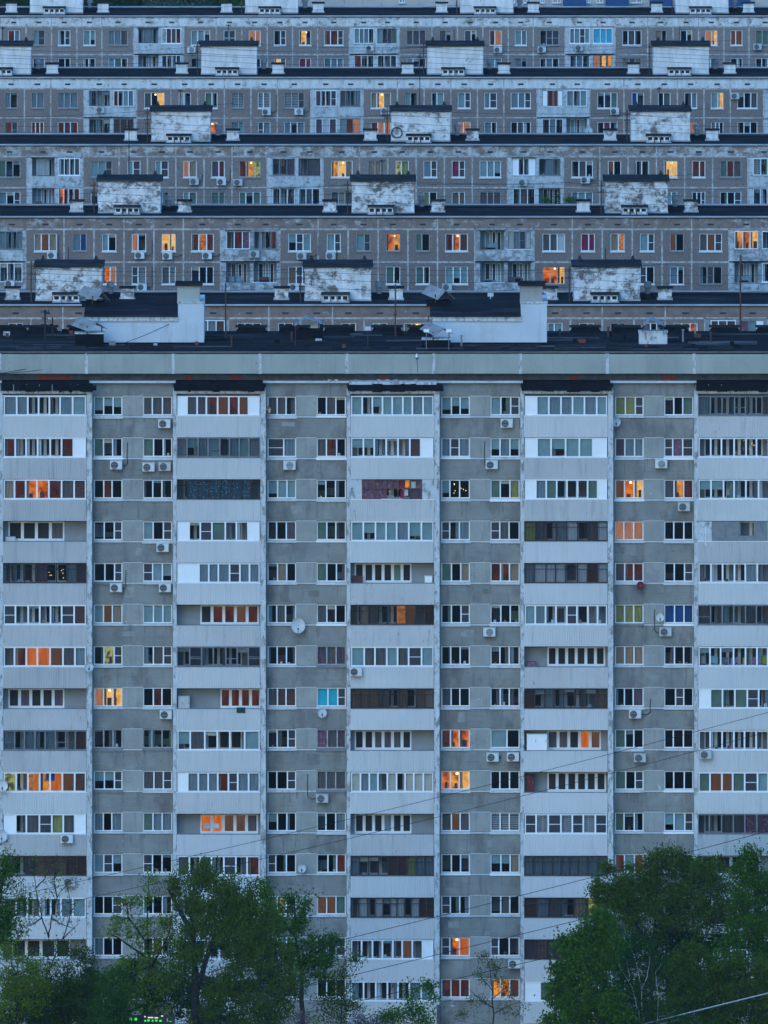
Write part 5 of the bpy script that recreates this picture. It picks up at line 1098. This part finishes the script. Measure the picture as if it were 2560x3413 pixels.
# ------------------------------------------------------------------ street lamp and shop sign
YL = 1056.0; x = X(1462, YL); zt = Z(3350, YL)
t = thing('street_lamp', 'grey street lamp with a curved arm beside the third stack', 'street lamp', (x, YL, 0)); GP = M('grey_concrete_post', (.12, .115, .11), .9, .15, 3)
m = MB(); m.tube([(x, YL, 0), (x, YL, zt)], .15, GP, 10, .13); m.build('pole', t)
m = MB(); m.tube([(x, YL, zt - .1), (x + .08, YL, zt + .1), (x + .3, YL, zt + .28), (x + .65, YL, zt + .33), (X(1510, YL), YL, zt + .3)], .04, GREYF, 8); m.build('arm', t)
m = MB(); xl = X(1510, YL); m.lathe([(0, .32), (.09, .3), (.12, .2), (.15, .12), (.16, .05)], (xl, YL, zt - .02), TIN, n=14); o = m.build('lamp_head', t, True)
m = MB(); m.lathe([(.15, .05), (.14, -.04), (.08, -.1), (0, -.12)], (xl, YL, zt - .02), M('lamp_glass', (.7, .72, .74), .3, .02), n=14); m.build('lamp_glass', o, True)
YS = 1049.0; t = thing('shop_sign', 'glowing green and white shop sign seen through the branches near the ground', 'sign', (X(500, YS), YS, 0))
m = MB(); m.box(X(420, YS), X(580, YS), YS, YS + .2, 0, Z(3384, YS), DARK); m.build('board', t)
GRN = EMP('green_sign_glow', (.05, 1.0, .06), 1.0); WHT = EMP('white_sign_glow', (1, .95, .9), .9)
for (a, b, c, d, mm) in [(431, 441, 3391, 3402, GRN), (448, 458, 3391, 3402, GRN), (480, 488, 3398, 3406, GRN), (490, 500, 3396, 3405, GRN), (505, 512, 3397, 3406, GRN), (516, 526, 3397, 3405, GRN), (530, 540, 3398, 3406, GRN), (556, 560, 3393, 3405, GRN), (562, 574, 3402, 3406, GRN), (480, 487, 3385, 3391, WHT), (492, 512, 3388, 3394, WHT), (514, 528, 3389, 3395, WHT), (536, 545, 3383, 3389, WHT)]:
    m = MB(); m.box(X(a + 1, YS), X(b - 1, YS), YS - .06, YS - .002, Z(d - 1, YS), Z(c + 1.5, YS), mm); m.build('lit_letter', t)

# ------------------------------------------------------------------ the evening air
m, n, out = newmat('air'); v = node(n, 'ShaderNodeVolumePrincipled'); v.inputs['Density'].default_value = .000028; v.inputs['Color'].default_value = (.86, .9, .95, 1); v.inputs['Anisotropy'].default_value = .2
n.links.new(v.outputs[0], out.inputs['Volume'])
h = MB(); h.box(-700, 700, -60, 2100, -1, HC + 6, m); tag(h.build('haze'), kind='stuff')
